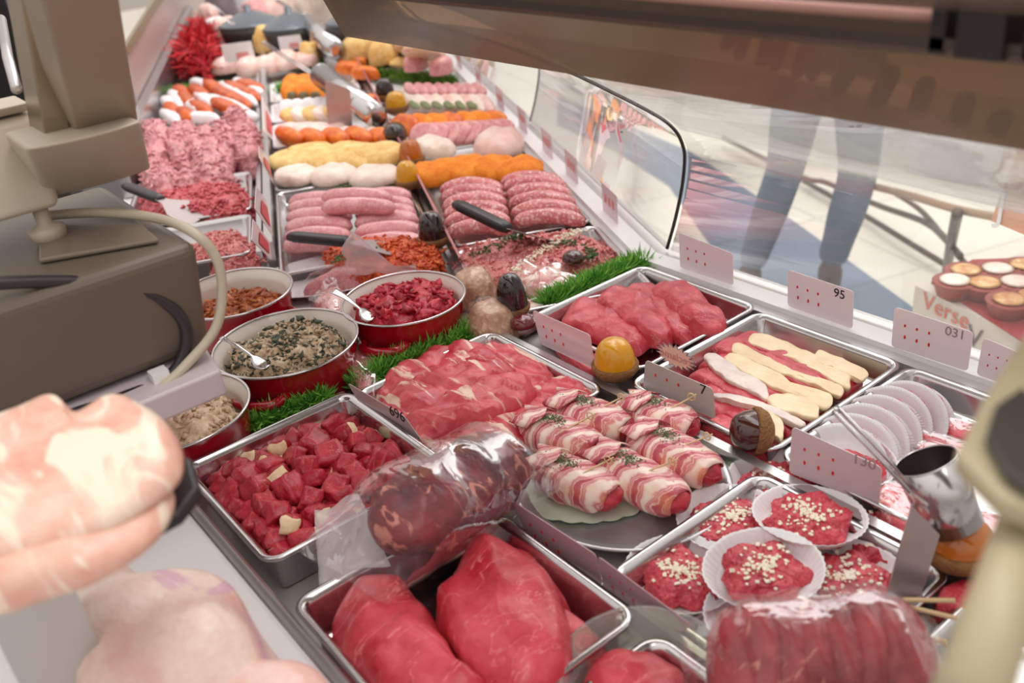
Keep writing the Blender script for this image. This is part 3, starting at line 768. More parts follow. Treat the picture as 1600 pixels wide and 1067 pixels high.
s_ = link('thin_steak', v, f, BEEF); s_.location = p + Vector((0,0,0.003)); s_.rotation_euler = (0.30,0,0); tag(s_, 'red steak lying in the tipped paper case in front of the standing row', 'steak')
# marbled vacuum packs
vp = [([(1480,622),(1530,632),(1545,655),(1490,648)], 'marbled steak in clear film nearest the last price card', 0.012),
      ([(1440,640),(1535,672),(1540,690),(1450,660)], 'pale marbled slice in clear film behind the row of paper cases', 0.012),
      ([(1435,665),(1475,662),(1530,690),(1520,715),(1460,700)], 'round marbled steak in clear film above the steel tube', 0.014),
      ([(1400,700),(1440,690),(1500,720),(1480,745),(1420,730)], 'pale pink slice in clear film beside the steel tube mouth', 0.012),
      ([(1378,735),(1420,742),(1470,790),(1440,830),(1395,810),(1372,775)], 'cylindrical wrapped marbled joint right of the long price card', 0.03),
      ([(1500,790),(1540,770),(1600,800),(1600,850),(1540,850)], 'red wrapped piece beside the orange acorn at the right edge', 0.02),
      ([(1470,900),(1500,885),(1560,890),(1570,925),(1500,945),(1465,925)], 'red herb-crusted cut behind the bamboo picks', 0.03)]
for pxs, lb, h in vp:
    o = slab('marbled_cut', pxs, 0.012, h, BEEFM if 'herb' not in lb else PATTY, lb, 'meat', base=DECK+0.004, amp=0.003, er=0.4)
    if 'film' in lb or 'wrapped' in lb:
        o2, c = outl([(x+(x-sum(q[0] for q in pxs)/len(pxs))*0.18, y+(y-sum(q[1] for q in pxs)/len(pxs))*0.18) for x, y in pxs], 0.012)
        v, f = blob_geo(o2, h+0.006, amp=0.003, er=0.4, seed=9); link('film', v, f, BAGT, o)

# ================================================================ CUBED BEEF
def cube_geo(seed, fat=False):
    r = random.Random(seed); mb = MB(); n = 5
    dims = (r.uniform(0.8,1.25), r.uniform(0.75,1.1), r.uniform(0.65,0.95))
    v = []; f = []; mi = []; idx = {}
    def vert(p):
        k = tuple(round(q, 4) for q in p)
        if k not in idx:
            idx[k] = len(v)
            q = Vector(p); s_ = q.normalized()*1.25; q = q.lerp(s_, 0.28)
            q = Vector((q.x*dims[0], q.y*dims[1], q.z*dims[2])); q += noise.noise_vector(q*1.3 + Vector((seed*3.3,0,0)))*0.28
            v.append(q*0.0142)
        return idx[k]
    for ax in range(3):
        for sd in (-1, 1):
            for i in range(n):
                for j in range(n):
                    quad = []
                    for (a, b) in ((0,0),(1,0),(1,1),(0,1)):
                        u = -1+2*(i+a)/n; w = -1+2*(j+b)/n; p = [0,0,0]; p[ax] = sd; p[(ax+1)%3] = u; p[(ax+2)%3] = w
                        quad.append(vert(p))
                    f.append(tuple(quad if sd > 0 else quad[::-1])); mi.append(1 if (fat and ax == 0 and sd > 0) else 0)
    return v, f, mi
cubes = []
for k in range(10):
    v, f, mi = cube_geo(k+1, k >= 7); o = link('beef_cube', v, f, [CUBEM, FAT], midx=mi); cubes.append(o)
used = set(); r = random.Random(5); cnt = 0
for lay in range(3):
    nx, ny = (8, 7) if lay == 0 else ((9, 8) if lay == 1 else (6, 5))
    if lay == 0: continue
    for i in range(nx):
        for j in range(ny):
            x = -1.035 + (i+0.5)*(0.215/nx) + r.uniform(-.004,.004); y = 0.243 + (j+0.5)*(0.205/ny) + r.uniform(-.004,.004)
            if lay == 2:
                x = -1.02 + (i+0.5)*0.031 + r.uniform(-.006,.006); y = 0.258 + (j+0.5)*0.034 + r.uniform(-.006,.006)
            k = r.randrange(10) if r.random() < 0.9 else 7+r.randrange(3)
            if k >= 7 and r.random() < 0.25: k = r.randrange(7)
            z = DECK + 0.013 + lay*0.016 + r.uniform(0,.006)
            ro = (r.uniform(-.7,.7), r.uniform(-.7,.7), r.random()*6.28)
            if k not in used: used.add(k); o = cubes[k]
            else: o = cubes[k].copy(); COL.objects.link(o)
            o.location = (x, y, z); o.rotation_euler = ro; s_ = r.uniform(.85, 1.15); o.scale = (s_, s_, s_)
            tag(o, 'raw red cube of stewing beef heaped in the deep steel tray' if k < 7 else 'raw beef cube with a cream cap of fat in the deep steel tray', 'meat cube', 'plain red beef cubes' if k < 7 else 'fat-capped beef cubes')
v, f = blob_geo(rrect(0,0,0.21,0.20,0.03), 0.016, amp=0.003); o = link('beef_trimmings', v, f, CUBEM); o.location = (-0.928, 0.345, DECK+0.0015); tag(o, 'flat bed of beef trimmings under the cubes in the deep tray', 'meat', None, 'stuff')

# ================================================================ BACON ROLLS
pc = at(965, 738, -0.005)
plt = thing('oval_platter', (pc.x, pc.y, DECK), 'polished oval steel platter holding the six bacon-wrapped rolls', 'platter')
a_, b_ = 0.142, 0.128
mb = MB(); 
def ell(r, z, a=a_, b=b_): return [Vector((a*r*math.cos(t), b*r*math.sin(t), z)) for t in [2*math.pi*k/72 for k in range(72)]]
mb.loft([ell(0.98,0.016), ell(1.0,0.019), ell(0.99,0.021), ell(0.95,0.018), ell(0.87,0.012), ell(0.80,0.006), ell(0.4,0.0055)], cap0=False)
mb.loft([ell(0.5,0.0), ell(0.78,0.001), ell(0.88,0.008), ell(0.98,0.016)], cap1=False)
o = mb.build('dish', plain('satin_platter', (0.66,0.65,0.66), 0.3, 0.75), plt)
def doily(c, R, rz, label, z, scallops=26):
    mb = MB(); n = scallops*8
    ring = [(R*(1+0.035*abs(math.sin(scallops*t/2)))*math.cos(t), R*(1+0.035*abs(math.sin(scallops*t/2)))*math.sin(t)*0.86) for t in [2*math.pi*k/n for k in range(n)]]
    mb.loft([[Vector((x,y,0)) for x,y in ring], [Vector((x,y,0.0008)) for x,y in ring]], cap1=False, mi=1)
    mb.add([(x,y,0.0009) for x,y in ring], [tuple(range(n))])
    o = mb.build('paper_doily', [MINT, MINTE], smooth=False); o.location = (c.x, c.y, z); o.rotation_euler = (0,0,rz); return tag(o, label, 'doily')
doily(at(905, 728, -0.01), 0.106, math.radians(25), 'pale green scalloped paper under the left bacon rolls', DECK+0.0085)
doily(at(1015, 700, -0.01), 0.106, math.radians(35), 'pale green scalloped paper under the right bacon rolls', DECK+0.0098)
def bacon_roll(A, B, rad, label, seed, z):
    d = B-A; L = d.length; an = math.atan2(d.y, d.x); c = (A+B)/2; r = random.Random(seed)
    t = thing('bacon_roll', (c.x, c.y, z), label, 'bacon roll', None, an)
    n, m = 30, 22
    def surf(scale, u, th, sd, amp=0.0022):
        x = (u-.5)*L
        prof = max(1-abs(2*u-1)**3.2, 0.0)**0.5
        R = rad*scale*(0.55+0.45*prof) if 0 < u < 1 else rad*0.3
        q = Vector((x, R*1.12*math.cos(th), R*0.85*math.sin(th)))
        return q + noise.noise_vector(q*55 + Vector((sd*2.0, 0, 0)))*amp
    v = []; f = []
    for i in range(m+1):
        u = i/m; k0 = max(1-abs(2*u-1)**2.6, 0.004)**0.5
        for k in range(n):
            th = 2*math.pi*k/n; x = (u-.5)*L; R = rad*0.93*k0
            q = Vector((x, R*1.12*math.cos(th), R*0.85*math.sin(th))); v.append(q + noise.noise_vector(q*70+Vector((seed,0,0)))*0.0035)
    for i in range(m):
        for k in range(n): f.append((i*n+k, i*n+(k+1)%n, (i+1)*n+(k+1)%n, (i+1)*n+k))
    f += [tuple(range(n-1,-1,-1)), tuple(m*n+k for k in range(n))]
    core = link('meat_core', v, f, CUBEM, t); core.location = (0,0,rad*0.8)
    # the wrap: three overlapping bands
    mb = MB(); m2 = 26
    v = []; f = []
    for i in range(m2+1):
        uu = i/m2
        for k in range(n+1):
            th = -math.pi/2 + 2*math.pi*k/n
            top = math.sin(th)
            u0 = 0.13 + 0.05*math.sin(th*1.0+seed); u1 = 0.93 - (0.30*max(0, math.cos(th-math.radians(-75 if seed % 2 else -100)))**3)
            u = u0 + (u1-u0)*uu
            k0 = max(1-abs(2*u-1)**3.0, 0.01)**0.5
            R = rad*(1.03 + 0.035*((uu*3.0 + th*0.16) % 1.0))*k0
            q = Vector(((u-.5)*L, R*1.12*math.cos(th), R*0.85*math.sin(th)))
            v.append(q + noise.noise_vector(q*60+Vector((seed*1.3,3,0)))*0.0025)
    for i in range(m2):
        for k in range(n): f.append((i*(n+1)+k, i*(n+1)+k+1, (i+1)*(n+1)+k+1, (i+1)*(n+1)+k))
    w = link('bacon_wrap', v, f, BACON, t); w.location = (0,0,rad*0.8)
    sm = w.modifiers.new('solid', 'SOLIDIFY'); sm.thickness = 0.0016
    # bacon tail lying over the upper end
    v = []; f = []
    for i in range(9):
        for k in range(5):
            x = -L*0.46 + (k/4)*0.034; th = math.radians(35 + i*13); R = rad*(1.12)*(0.82+0.18*k/4)
            q = Vector((x - 0.006*math.sin(i), R*1.1*math.cos(th), R*0.9*math.sin(th))); v.append(q + noise.noise_vector(q*50)*0.002)
    for i in range(8):
        for k in range(4): f.append((i*5+k, i*5+k+1, (i+1)*5+k+1, (i+1)*5+k))
    w = link('bacon_flap', v, f, BACON, t); w.location = (0,0,rad*0.8); sm = w.modifiers.new('solid', 'SOLIDIFY'); sm.thickness = 0.0016
    mb = MB()
    for q in range(150):
        x = r.gauss(-0.10*L, 0.011); y = r.gauss(0.0, 0.0055)
        hh = rad*0.8 + rad*0.90*math.sqrt(max(0.05, 1-(y/(rad*1.15))**2)) + r.uniform(0.0002,0.0022)
        M = Matrix.Translation((x, y, hh)) @ Matrix.Rotation(r.random()*6.3, 4, 'Z') @ Matrix.Rotation(r.uniform(-.6,.6), 4, 'Y')
        mb.box((-0.0012,-0.0004,-0.0003),(0.0012,0.0004,0.0003), 0, M)
    h_ = mb.build('dried_herbs', HERB, t, smooth=False); h_['kind'] = 'stuff'
    mb = MB(); zt = rad*1.6
    p0 = Vector((0.012, -0.016, zt*0.94)); p1 = Vector((0.030, 0.020, zt+0.006))
    mb.tube([p0, (p0+p1)/2+Vector((0,0,0.001)), p1], 0.0011, 8)
    dd = (p1-p0).normalized()
    mb.tube([p1 + Vector((0.005*math.cos(a), 0.002, 0.005*math.sin(a)))+dd*0.003 for a in [2*math.pi*i/14 for i in range(14)]], 0.0009, 6, closed=True)
    mb.tube([p1, p1+dd*0.012], 0.0009, 6)
    mb.build('bamboo_pick', WOODP, t)
    return t
br_ = [((812,655),(942,700),'at the far left of the platter'), ((862,627),(990,668),'second from the left at the back of the platter'), ((975,630),(1092,665),'at the back right of the platter'),
       ((832,718),(970,775),'at the front left of the platter'), ((925,705),(1075,785),'at the front centre of the platter'), ((985,670),(1125,740),'at the right side of the platter')]
for i, (a, b, lb) in enumerate(br_):
    bacon_roll(at(*a, 0.012), at(*b, 0.012), 0.0280, 'bacon-wrapped roll with herbs ' + lb, 3+i*2 + (i//2), DECK+0.0125)

# ================================================================ ROASTS IN BAGS
def tube_body(pts, radii, n=40, amp=0.004, sc=30, seed=0, squash=0.85, ridge=0.0, rf=6):
    v = []; f = []; m = len(pts)
    P = [Vector(p) for p in pts]
    for i, p in enumerate(P):
        t = (P[min(i+1,m-1)]-P[max(i-1,0)]).normalized(); a = t.cross(Vector((0,0,1))).normalized(); u = a.cross(t).normalized()
        for k in range(n):
            th = 2*math.pi*k/n; R = radii[i] * (1 - ridge*abs(math.sin(i/m*math.pi*rf))**8)
            q = p + a*math.cos(th)*R + u*math.sin(th)*R*squash
            v.append(q + noise.noise_vector(q*sc+Vector((seed,seed,0)))*amp)
    for i in range(m-1):
        for k in range(n): f.append((i*n+k, i*n+(k+1)%n, (i+1)*n+(k+1)%n, (i+1)*n+k))
    f += [tuple(range(n-1,-1,-1)), tuple((m-1)*n+k for k in range(n))]
    return v, f
def body_between(name, A, B, rad, mat, label, cat, seed, parent=None, m=40, **kw):
    d = B-A; pts = [A + d*(i/(m-1)) for i in range(m)]
    rr = [rad*max(0.05, (1-abs(2*i/(m-1)-1)**kw.get('pw', 3.0)))**0.45*(1+0.07*nz((i*0.13, seed, 0), 1, seed)) for i in range(m)]
    kw.pop('pw', None)
    c = (A+B)/2
    v, f = tube_body(pts, rr, seed=seed, **kw)
    o = link(name, v, f, mat, parent, origin=c if parent is None else None)
    if label: tag(o, label, cat)
    return o
A = at(592, 835, 0.075); B = at(806, 712, 0.045)
ro = body_between('marinated_roast', A, B, 0.054, ROASTM, 'dark marinated meat joint sealed in a clear bag lying across two trays', 'roast', 4, amp=0.008, sc=34, ridge=0.06, rf=9, squash=0.85)
# bag: crumpled sheath with flat ends
def bag_sheath(name, A, B, rad, ext0, ext1, flat, parent, seed, mat, droop=0.02, wide0=1.25, wide1=1.2):
    d = (B-A).normalized(); L = (B-A).length; m = 44; n = 40; v = []; f = []
    side = d.cross(Vector((0,0,1))).normalized(); up = side.cross(d).normalized()
    tot = L+ext0+ext1
    for i in range(m):
        s_ = -ext0 + tot*i/(m-1)
        e0 = max(0.0, min(1.0, (s_+ext0)/(ext0+0.03))); e1 = max(0.0, min(1.0, (L+ext1-s_)/(ext1+0.03)))
        op = min(e0, e1)**0.7
        wdt = rad*(1.05 + (wide0-1.05)*(1-e0) + (wide1-1.05)*(1-e1)); hh = rad*1.0*op*0.92 + 0.0012
        c = A + d*s_ - Vector((0,0,1))*droop*((1-e0)+(1-e1))
        for k in range(n):
            th = 2*math.pi*k/n
            q = c + side*math.cos(th)*wdt + up*math.copysign(abs(math.sin(th))**(0.8), math.sin(th))*hh
            q2 = noise.noise_vector(Vector((q.x*24, q.y*24, q.z*24))+Vector((seed,0,0)))*0.006
            v.append(q + q2)
    for i in range(m-1):
        for k in range(n): f.append((i*n+k, i*n+(k+1)%n, (i+1)*n+(k+1)%n, (i+1)*n+k))
    pl = parent.location
    v = [q - pl for q in v]
    return link(name, v, f, mat, parent)
bag_sheath('clear_bag', A, B, 0.0585, 0.055, 0.02, 0, ro, 3, BAG, droop=0.024, wide0=1.15)
fl = []
for i in range(13):
    u = i/12; t_ = at(560,772,.055).lerp(at(492,800,.05), u); b_ = at(610,880,.03).lerp(at(498,912,.02), u)
    fl.append([t_.lerp(b_, j/8) + Vector((0,0,0.004*math.sin(u*7+j*.6))) for j in range(9)])
v = [q - ro.location for r_ in fl for q in r_]; f = [(i*9+j, i*9+j+1, (i+1)*9+j+1, (i+1)*9+j) for i in range(12) for j in range(8)]
bf = link('bag_flap', v, f, clear('milky_flap', milk=0.30, gloss=0.35, rough=0.2, bump=0.3, milkcol=(0.85,0.78,0.78)), ro)
sm = bf.modifiers.new('solid', 'SOLIDIFY'); sm.thickness = 0.0005
A = at(1105, 1045, 0.05); B = at(1455, 1020, 0.05)
nr = body_between('netted_roast', A, B, 0.056, NETM, 'glossy wrapped netted roast lying across the bottom right', 'roast', 7, amp=0.006, sc=26, ridge=0.14, rf=9, pw=5.0, squash=0.9)
bag_sheath('clear_film', A, B, 0.058, 0.02, 0.02, 0, nr, 6, BAGT, droop=0.01, wide0=0.9, wide1=0.8)

# ================================================================ POTS
def pot(px, z, R, label, fill_mat, seed, handles, fill_label, h=0.078, fill=0.035, dom=0.02, bits=None):
    c = at(px[0], px[1], z+h); c.z = z
    t = thing('enamel_pot', (c.x, c.y, z), label, 'pot')
    mb = MB(); mb.lathe([(R*0.80,0.0),(R*0.86,0.003),(R*0.89,0.012),(R*0.955,h-0.02),(R*0.965,h-0.012),(R*1.0,h-0.004)], 72, cap1=False); mb.build('outer_shell', REDENAMEL, t)
    mb = MB(); mb.lathe([(R*0.995,h-0.002),(R*0.975,h-0.006),(R*0.90,h-0.014),(R*0.885,h-0.022),(R*0.85,0.012),(R*0.78,0.004)], 72, cap0=False); mb.build('inner_lining', CREAM, t)
    mb = MB(); mb.tube([Vector((R*1.0*math.cos(a), R*1.0*math.sin(a), h-0.002)) for a in [2*math.pi*i/72 for i in range(72)]], 0.0022, 8, closed=True); mb.build('steel_rim', STEELB, t)
    for ha in handles:
        mb = MB(); pts = []
        for i in range(13):
            u = -1+2*i/12; aa = ha + u*0.40; rr = R*0.93 + 0.026*(1-abs(u)**3.2)
            pts.append(Vector((rr*math.cos(aa), rr*math.sin(aa), h*0.52)))
        mb.tube(pts, 0.0075, 12); mb.build('handle', REDENAMEL, t)
    pts = [(R*0.84*math.cos(a), R*0.84*math.sin(a)) for a in [2*math.pi*i/24 for i in range(24)]]
    v, f = blob_geo(pts, h-0.036+dom, n=96, rings=26, amp=0.012, sc=42, seed=seed, ez=0.75, er=0.42, fine=0.006, fsc=120)
    o = link('filling', v, f, fill_mat); o.location = (c.x, c.y, z+0.006); tag(o, fill_label, 'food')
    if bits:
        bm_, cnt_, sz = bits; r = random.Random(seed); mb = MB()
        ico = [(0,0,1),(0.9,0,0.3),(0.2,0.9,0.2),(-0.8,0.3,0.3),(-0.4,-0.8,0.2),(0.4,-0.7,-0.3),(0,0,-0.8)]
        fc = [(0,1,2),(0,2,3),(0,3,4),(0,4,1),(1,5,2),(4,5,1),(2,5,6),(2,6,3),(3,6,4),(4,6,5)]
        tops = [q for q in o.data.vertices if q.co.z > (h-0.036+dom)*0.6]
        for q in range(cnt_):
            p_ = r.choice(tops).co; s_ = sz*r.uniform(.5,1.4)
            M = Matrix.Translation((p_.x, p_.y, p_.z+s_*0.2)) @ Matrix.Rotation(r.random()*6.3, 4, Vector((r.random(), r.random(), r.random()+.01))) @ Matrix.Diagonal((s_*r.uniform(1.0,1.9), s_*r.uniform(.5,1.1), s_*0.45, 1))
            mb.add(ico, fc, r.randrange(len(bm_)), M)
        b2 = mb.build('chopped_pieces', bm_, o); b2['kind'] = 'stuff'
    return t, c
camdir = math.atan2(-1, 1)
pot((630,463), DECK, 0.100, 'red enamel pot with a bright red chopped filling and a spoon', BEET, 2, [math.radians(-55), math.radians(125)], 'bright red chopped salad in the pot with the spoon', bits=([BEET, CUBEM], 130, 0.007), dom=0.03)
pot((446,532), DECK, 0.109, 'red enamel pot of kale mash, nearest the cubed beef tray', MASHG, 5, [math.radians(-52), math.radians(128)], 'beige and dark green kale mash heaped in the pot', bits=([KALE, KALE, MASHG, MASHG], 900, 0.0048), dom=0.03)
pot((364,455), DECK, 0.100, 'red enamel pot with brown stewed filling beside the weighing scale', MASHO, 8, [math.radians(20)], 'brown-orange stewed mix in the pot beside the scale', bits=([MASHO], 120, 0.006), dom=0.006)
pot((272,640), DECK-0.0, 0.100, 'red enamel pot with pale mash under the grey shelf end', MASHW, 9, [math.radians(150)], 'pale mash in the pot under the grey shelf end', bits=([MASHW], 200, 0.006), dom=0.02)
def spoon(A, B, label, w=0.016, hw=0.006, group=None):
    d = B-A; L = d.length; mb = MB(); rings = []
    side = d.cross(Vector((0,0,1))).normalized(); up = side.cross(d).normalized()
    for i in range(24):
        u = i/23
        ww = hw*(0.7+0.3*math.cos(u*6)) if u > 0.34 else (w*math.sqrt(max(0.02, 1-((u-0.16)/0.165)**2)) + 0.002)
        if u > 0.34: ww = 0.0028 + (hw-0.0028)*max(0, (u-0.34)/0.66)**1.2
        dz = -0.004*(1-((u-0.16)/0.17)**2) if u < 0.33 else 0.003*math.sin((u-.33)*4)
        c = A + d*u + up*dz
        rings.append([c+side*ww, c+side*ww*0.6-up*0.0012, c-side*ww*0.6-up*0.0012, c-side*ww, c-side*ww*0.6+up*0.0006, c+side*ww*0.6+up*0.0006])
    mb.loft(rings); o = mb.build('spoon', STEELB, origin=A); return tag(o, label, 'spoon')
spoon(at(585,497,0.042), at(520,455,0.085), 'steel tablespoon sticking up out of the red salad pot', w=0.014, hw=0.010)
spoon(at(420,572,0.05), at(345,528,0.088), 'steel spoon handle resting across the rim of the kale mash pot', w=0.012, hw=0.005)

# ================================================================ GRASS
def grass(a, b, label, hgt=0.024, wid=0.030, n=2600, z=DECK, mat=None, name='plastic_grass', bl=0.022, leanf=0.5):
    d = b-a; L = d.length; c = (a+b)/2; an = math.atan2(d.y, d.x); mb = MB(); r = random.Random(int(L*1e4)+n)
    mb.box((-L/2, -wid*0.2, 0), (L/2, wid*0.2, hgt*0.3), 1)
    for i in range(n):
        x = r.uniform(-L/2, L/2); th = r.uniform(-1.45, 1.45); 
        bx = Vector((x, math.sin(th)*wid*0.2*r.random(), hgt*r.uniform(0.15, 0.5)))
        dr = Vector((r.uniform(-.9,.9), math.sin(th), max(0.05, math.cos(th))*r.uniform(.5,1.3))).normalized()
        l_ = bl*r.uniform(.6,1.25); w_ = 0.0011*r.uniform(.8,1.4)*(bl/0.022)
        s_ = dr.cross(Vector((r.uniform(-1,1), r.uniform(-1,1), r.uniform(-1,1)))).normalized()*w_
        mid = bx + dr*l_*0.55; tip = bx + dr*l_ + Vector((0,0,0.0035*r.uniform(-1,1)))
        mb.add([bx-s_, bx+s_, mid+s_*0.9, mid-s_*0.9, tip], [(0,1,2,3),(3,2,4)])
    o = mb.build(name, [mat or GRASS, HERB], smooth=False); o.location = (c.x, c.y, z); o.rotation_euler = (0,0,an)
    return tag(o, label, 'decoration', None, 'stuff')
grass(at(298,694,0), at(512,612,0), 'green plastic grass strip between the pots and the cubed beef tray', n=3000, hgt=0.055, bl=0.026, wid=0.034)
grass(at(552,592,0), at(752,505,0), 'green plastic grass strip along the back of the marbled beef tray', n=3400, hgt=0.045, bl=0.030, wid=0.04)
grass(at(852,468,0), at(1008,402,0), 'green plastic grass strip at the back of the lean steaks by the rail', n=3400, hgt=0.045, bl=0.032, wid=0.05)
grass(far(0.78,-0.05), far(0.79,-0.155), 'short green plastic grass piece behind the coarse sausages, beside the rail', n=900)
grass(far(0.72,-0.185), far(0.70,-0.285), 'green plastic grass piece in front of the orange crumbed cutlets', n=900)
grass(far(0.80,-0.62), far(0.66,-0.33), 'green plastic grass strip behind the fine pink sausages', n=1500)
grass(at(275,200,0), at(410,203,0), 'green plastic grass strip behind the pale mince heap', n=1500)
grass(at(270,135,0), at(400,130,0), 'green plastic grass strip in front of the red tinsel', n=1300, bl=0.028, hgt=0.04)
grass(at(432,132,0), at(505,128,0), 'green plastic grass piece behind the three orange rolls', n=900, bl=0.028, hgt=0.04)
grass(at(560,110,0), at(710,125,0), 'curly green parsley garnish across the far right bay', n=2200, bl=0.03, hgt=0.06, wid=0.09, mat=PARS, name='parsley')
grass(at(455,95,0), at(500,100,0), 'curly green parsley beside the far dark bowls', n=900, bl=0.03, hgt=0.05, wid=0.07, mat=PARS, name='parsley')
# ================================================================ CARDS, ACORNS, TOOLS
def onplane(px, py, pt, n):
    d = MC @ Vector((px - PP0[0], PP0[1] - py, -FPX)); c = Vector((0,0,CAMH)); t = (Vector(pt)-c).dot(n)/d.dot(n); return c + d*t
def rounded(poly, r, seg=4):
    out = []; m = len(poly)
    for i in range(m):
        a, b, c = poly[i-1], poly[i], poly[(i+1) % m]
        d1 = (a-b); d2 = (c-b); r1 = min(r, d1.length*.45, d2.length*.45); p1 = b+d1.normalized()*r1; p2 = b+d2.normalized()*r1
        for k in range(seg+1):
            t = k/seg; out.append(p1*(1-t)**2 + b*2*t*(1-t) + p2*t*t)
    return out
def card(bl, br, tr, tl, z0, label, mat=None, dots=True, txt=None, txt_mat=None, mirror=False, plane=None, r=0.006, star=False, group=None):
    A = at(*bl, z0); B = at(*br, z0)
    if plane: n = plane[1]; A = onplane(*bl, *plane); B = onplane(*br, *plane)
    else:
        n = (B-A).cross(Vector((0,0,1))).normalized()
    C = onplane(*tr, A, n); D = onplane(*tl, A, n)
    if n.dot(Vector((0,0,CAMH))-A) < 0: n = -n     # towards the camera
    pts = rounded([A, B, C, D], r); o3 = (A+B)/2
    mb = MB(); mb.loft([[p - n*0.0006 for p in pts], [p + n*0.0006 for p in pts]])
    o = mb.build('price_card', mat or TAGM, None, smooth=False, origin=o3); tag(o, label, 'price card', group)
    ex = (B-A); ey = (D-A)
    if dots:
        mb = MB(); ux = ex.normalized(); uy = n.cross(ux)
        if uy.z < 0: uy = -uy
        for rr_, vv in ((0, 0.62), (1, 0.34)):
            for k in range(3):
                if rr_ == 1 and dots == 3: continue
                c = A + ex*(0.16+0.16*k+0.01*rr_) + ey*vv - o3 + n*0.0009
                s_ = ex.length*0.014
                ring = [c + ux*math.cos(t)*s_ + uy*math.sin(t)*s_*(1.5 if rr_ == 0 else 2.0) for t in [2*math.pi*q/10 for q in range(10)]]
                mb.loft([ring, [p + n*0.0002 for p in ring]])
        mb.build('red_marks', REDINK, o, smooth=False)
    if txt:
        ux = ex.normalized(); 
        uy = n.cross(ux)
        if uy.z < 0: uy = -uy; 
        zz = ux.cross(uy)
        M = Matrix((ux, uy, zz)).transposed().to_4x4()
        t = text_obj('price_digits', txt, (0,0,0), (0,0,0), ex.length*0.17, txt_mat or BLACKINK, o, mirror)
        M.translation = A + ex*0.80 + ey*0.80 - o3 + n*0.001
        if mirror: M = M @ Matrix.Diagonal((-1,1,1,1))
        t.matrix_local = M
    if star:
        ux = ex.normalized(); uy = n.cross(ux)
        if uy.z < 0: uy = -uy
        zz = ux.cross(uy)
        c = onplane(1055, 558, A, n) - o3 - n*0.0015
        def starring(k_): return [c + (ux*math.cos(t)*0.034 + uy*math.sin(t)*0.018)*k_*(1.0 if q % 2 else 0.72) for q, t in enumerate([2*math.pi*q/36 for q in range(36)])]
        ux2 = (ux*0.93 - uy*0.36 + uy*0.36).normalized()
        mb = MB(); mb.loft([[p - n*0.0004 for p in starring(1.0)], [p + n*0.0004 for p in starring(1.0)]])
        st = mb.build('starburst_sticker', clear('star_edge', tint=(0.8,0.75,0.75), milk=0.7, milkcol=(0.25,0.22,0.24)), o, smooth=False)
        mb = MB(); mb.loft([[p + n*0.0005 for p in starring(0.9)], [p + n*0.0009 for p in starring(0.9)]])
        mb.build('star_face', plain('star_face', (0.80, 0.52, 0.42), 0.5), st, smooth=False)
        t = text_obj('reclame_word', 'reclame', (0,0,0), (0,0,0), 0.0165, plain('star_ink', (0.62,0.30,0.27), 0.5), st)
        M = Matrix((ux, uy, zz)).transposed().to_4x4(); M.translation = c + n*0.0014
        t.matrix_local = M @ Matrix.Diagonal((-1,1,1,1))
    return o
card((1063,418),(1146,446),(1145,396),(1061,363), 0.003, 'white price card on the rail with six red marks, nearest the black glass edge', TAGW)
card((1231,478),(1332,514),(1334,455),(1231,421), 0.003, 'white price card on the rail printed with a 95', TAGW, txt='95')
card((1393,541),(1512,580),(1521,519),(1398,479), 0.003, 'white price card on the rail with faint 031 digits', TAGW, txt='031', txt_mat=GREYINK)
card((1526,585),(1612,615),(1614,560),(1537,527), 0.003, 'white price card on the rail at the right picture edge', TAGW)
card((845,537),(930,577),(922,523),(832,484), 0.0, 'pinkish clear price card between marbled beef and lean steaks')
card((1005,605),(1118,655),(1114,607),(1009,562), 0.0, 'greyish price card with a starburst sticker behind the bacon rolls', plain('grey_card', (0.50,0.45,0.42), 0.3), dots=3, txt='7', star=True)
card((1233,738),(1373,792),(1378,730),(1238,666), 0.0, 'long pinkish price card behind the garlic patties', plain('pink_card', (0.66,0.54,0.56), 0.3), txt='130', txt_mat=GREYINK)
card((826,846),(944,925),(931,866),(803,784), -0.012, 'rose price card between the round steaks and the oval platter', plain('rose_card', (0.46,0.27,0.30), 0.3))
card((945,925),(1048,992),(1083,978),(934,868), -0.012, 'rose price card between the patties and the bottom tray corner', plain('rose_card', (0.46,0.27,0.30), 0.3))
card((570,642),(664,695),(632,650),(543,598), 0.012, 'rose price card with digits between cubed and marbled beef', plain('rose_grey_card', (0.48,0.36,0.36), 0.3), dots=False, txt='696')
plL = (far(0, -0.636), WV)
card((405,247),(429,291),(416,243),(404,228), 0, 'far price card on the left divider beside the pale mince heap', TAGW, plane=plL, dots=False)
card((398,326),(426,369),(416,313),(400,291), 0, 'price card on the left divider beside the red mince tray', TAGW, plane=plL, dots=False)
card((393,375),(424,406),(421,378),(395,342), 0, 'nearest price card on the left divider above the brown stew pot', TAGW, plane=plL, dots=False)
card((412,205),(428,222),(424,182),(409,150), 0, 'price card on the left divider beside the orange and white slices', TAGW, plane=plL, dots=False)
def red_block(o, f0=0.45, f1=0.85):
    # red figure printed along the card
    me = o.data; n_ = len(me.vertices)//2
    vs = [v.co.copy() for v in me.vertices][n_:]
    c = sum(vs, Vector())/n_
    nn = (vs[5]-vs[0]).cross(vs[10]-vs[0]).normalized()
    if nn.dot(Vector((0,0,CAMH))-o.location) < 0: nn = -nn
    pts = [c + (v-c)*0.55 + nn*0.0016 + (vs[n_//3]-c)*0.12 for v in vs]
    mb = MB(); mb.loft([pts, [p+nn*0.0003 for p in pts]]); mb.build('red_figure', plain('red_figure', (0.85,0.10,0.12), 0.5), o, smooth=False)
for o in [q for q in COL.objects if q.name.startswith('price_card') and 'left divider' in q.get('label','')]: red_block(o)
plR = (far(0, 0.018), WV)
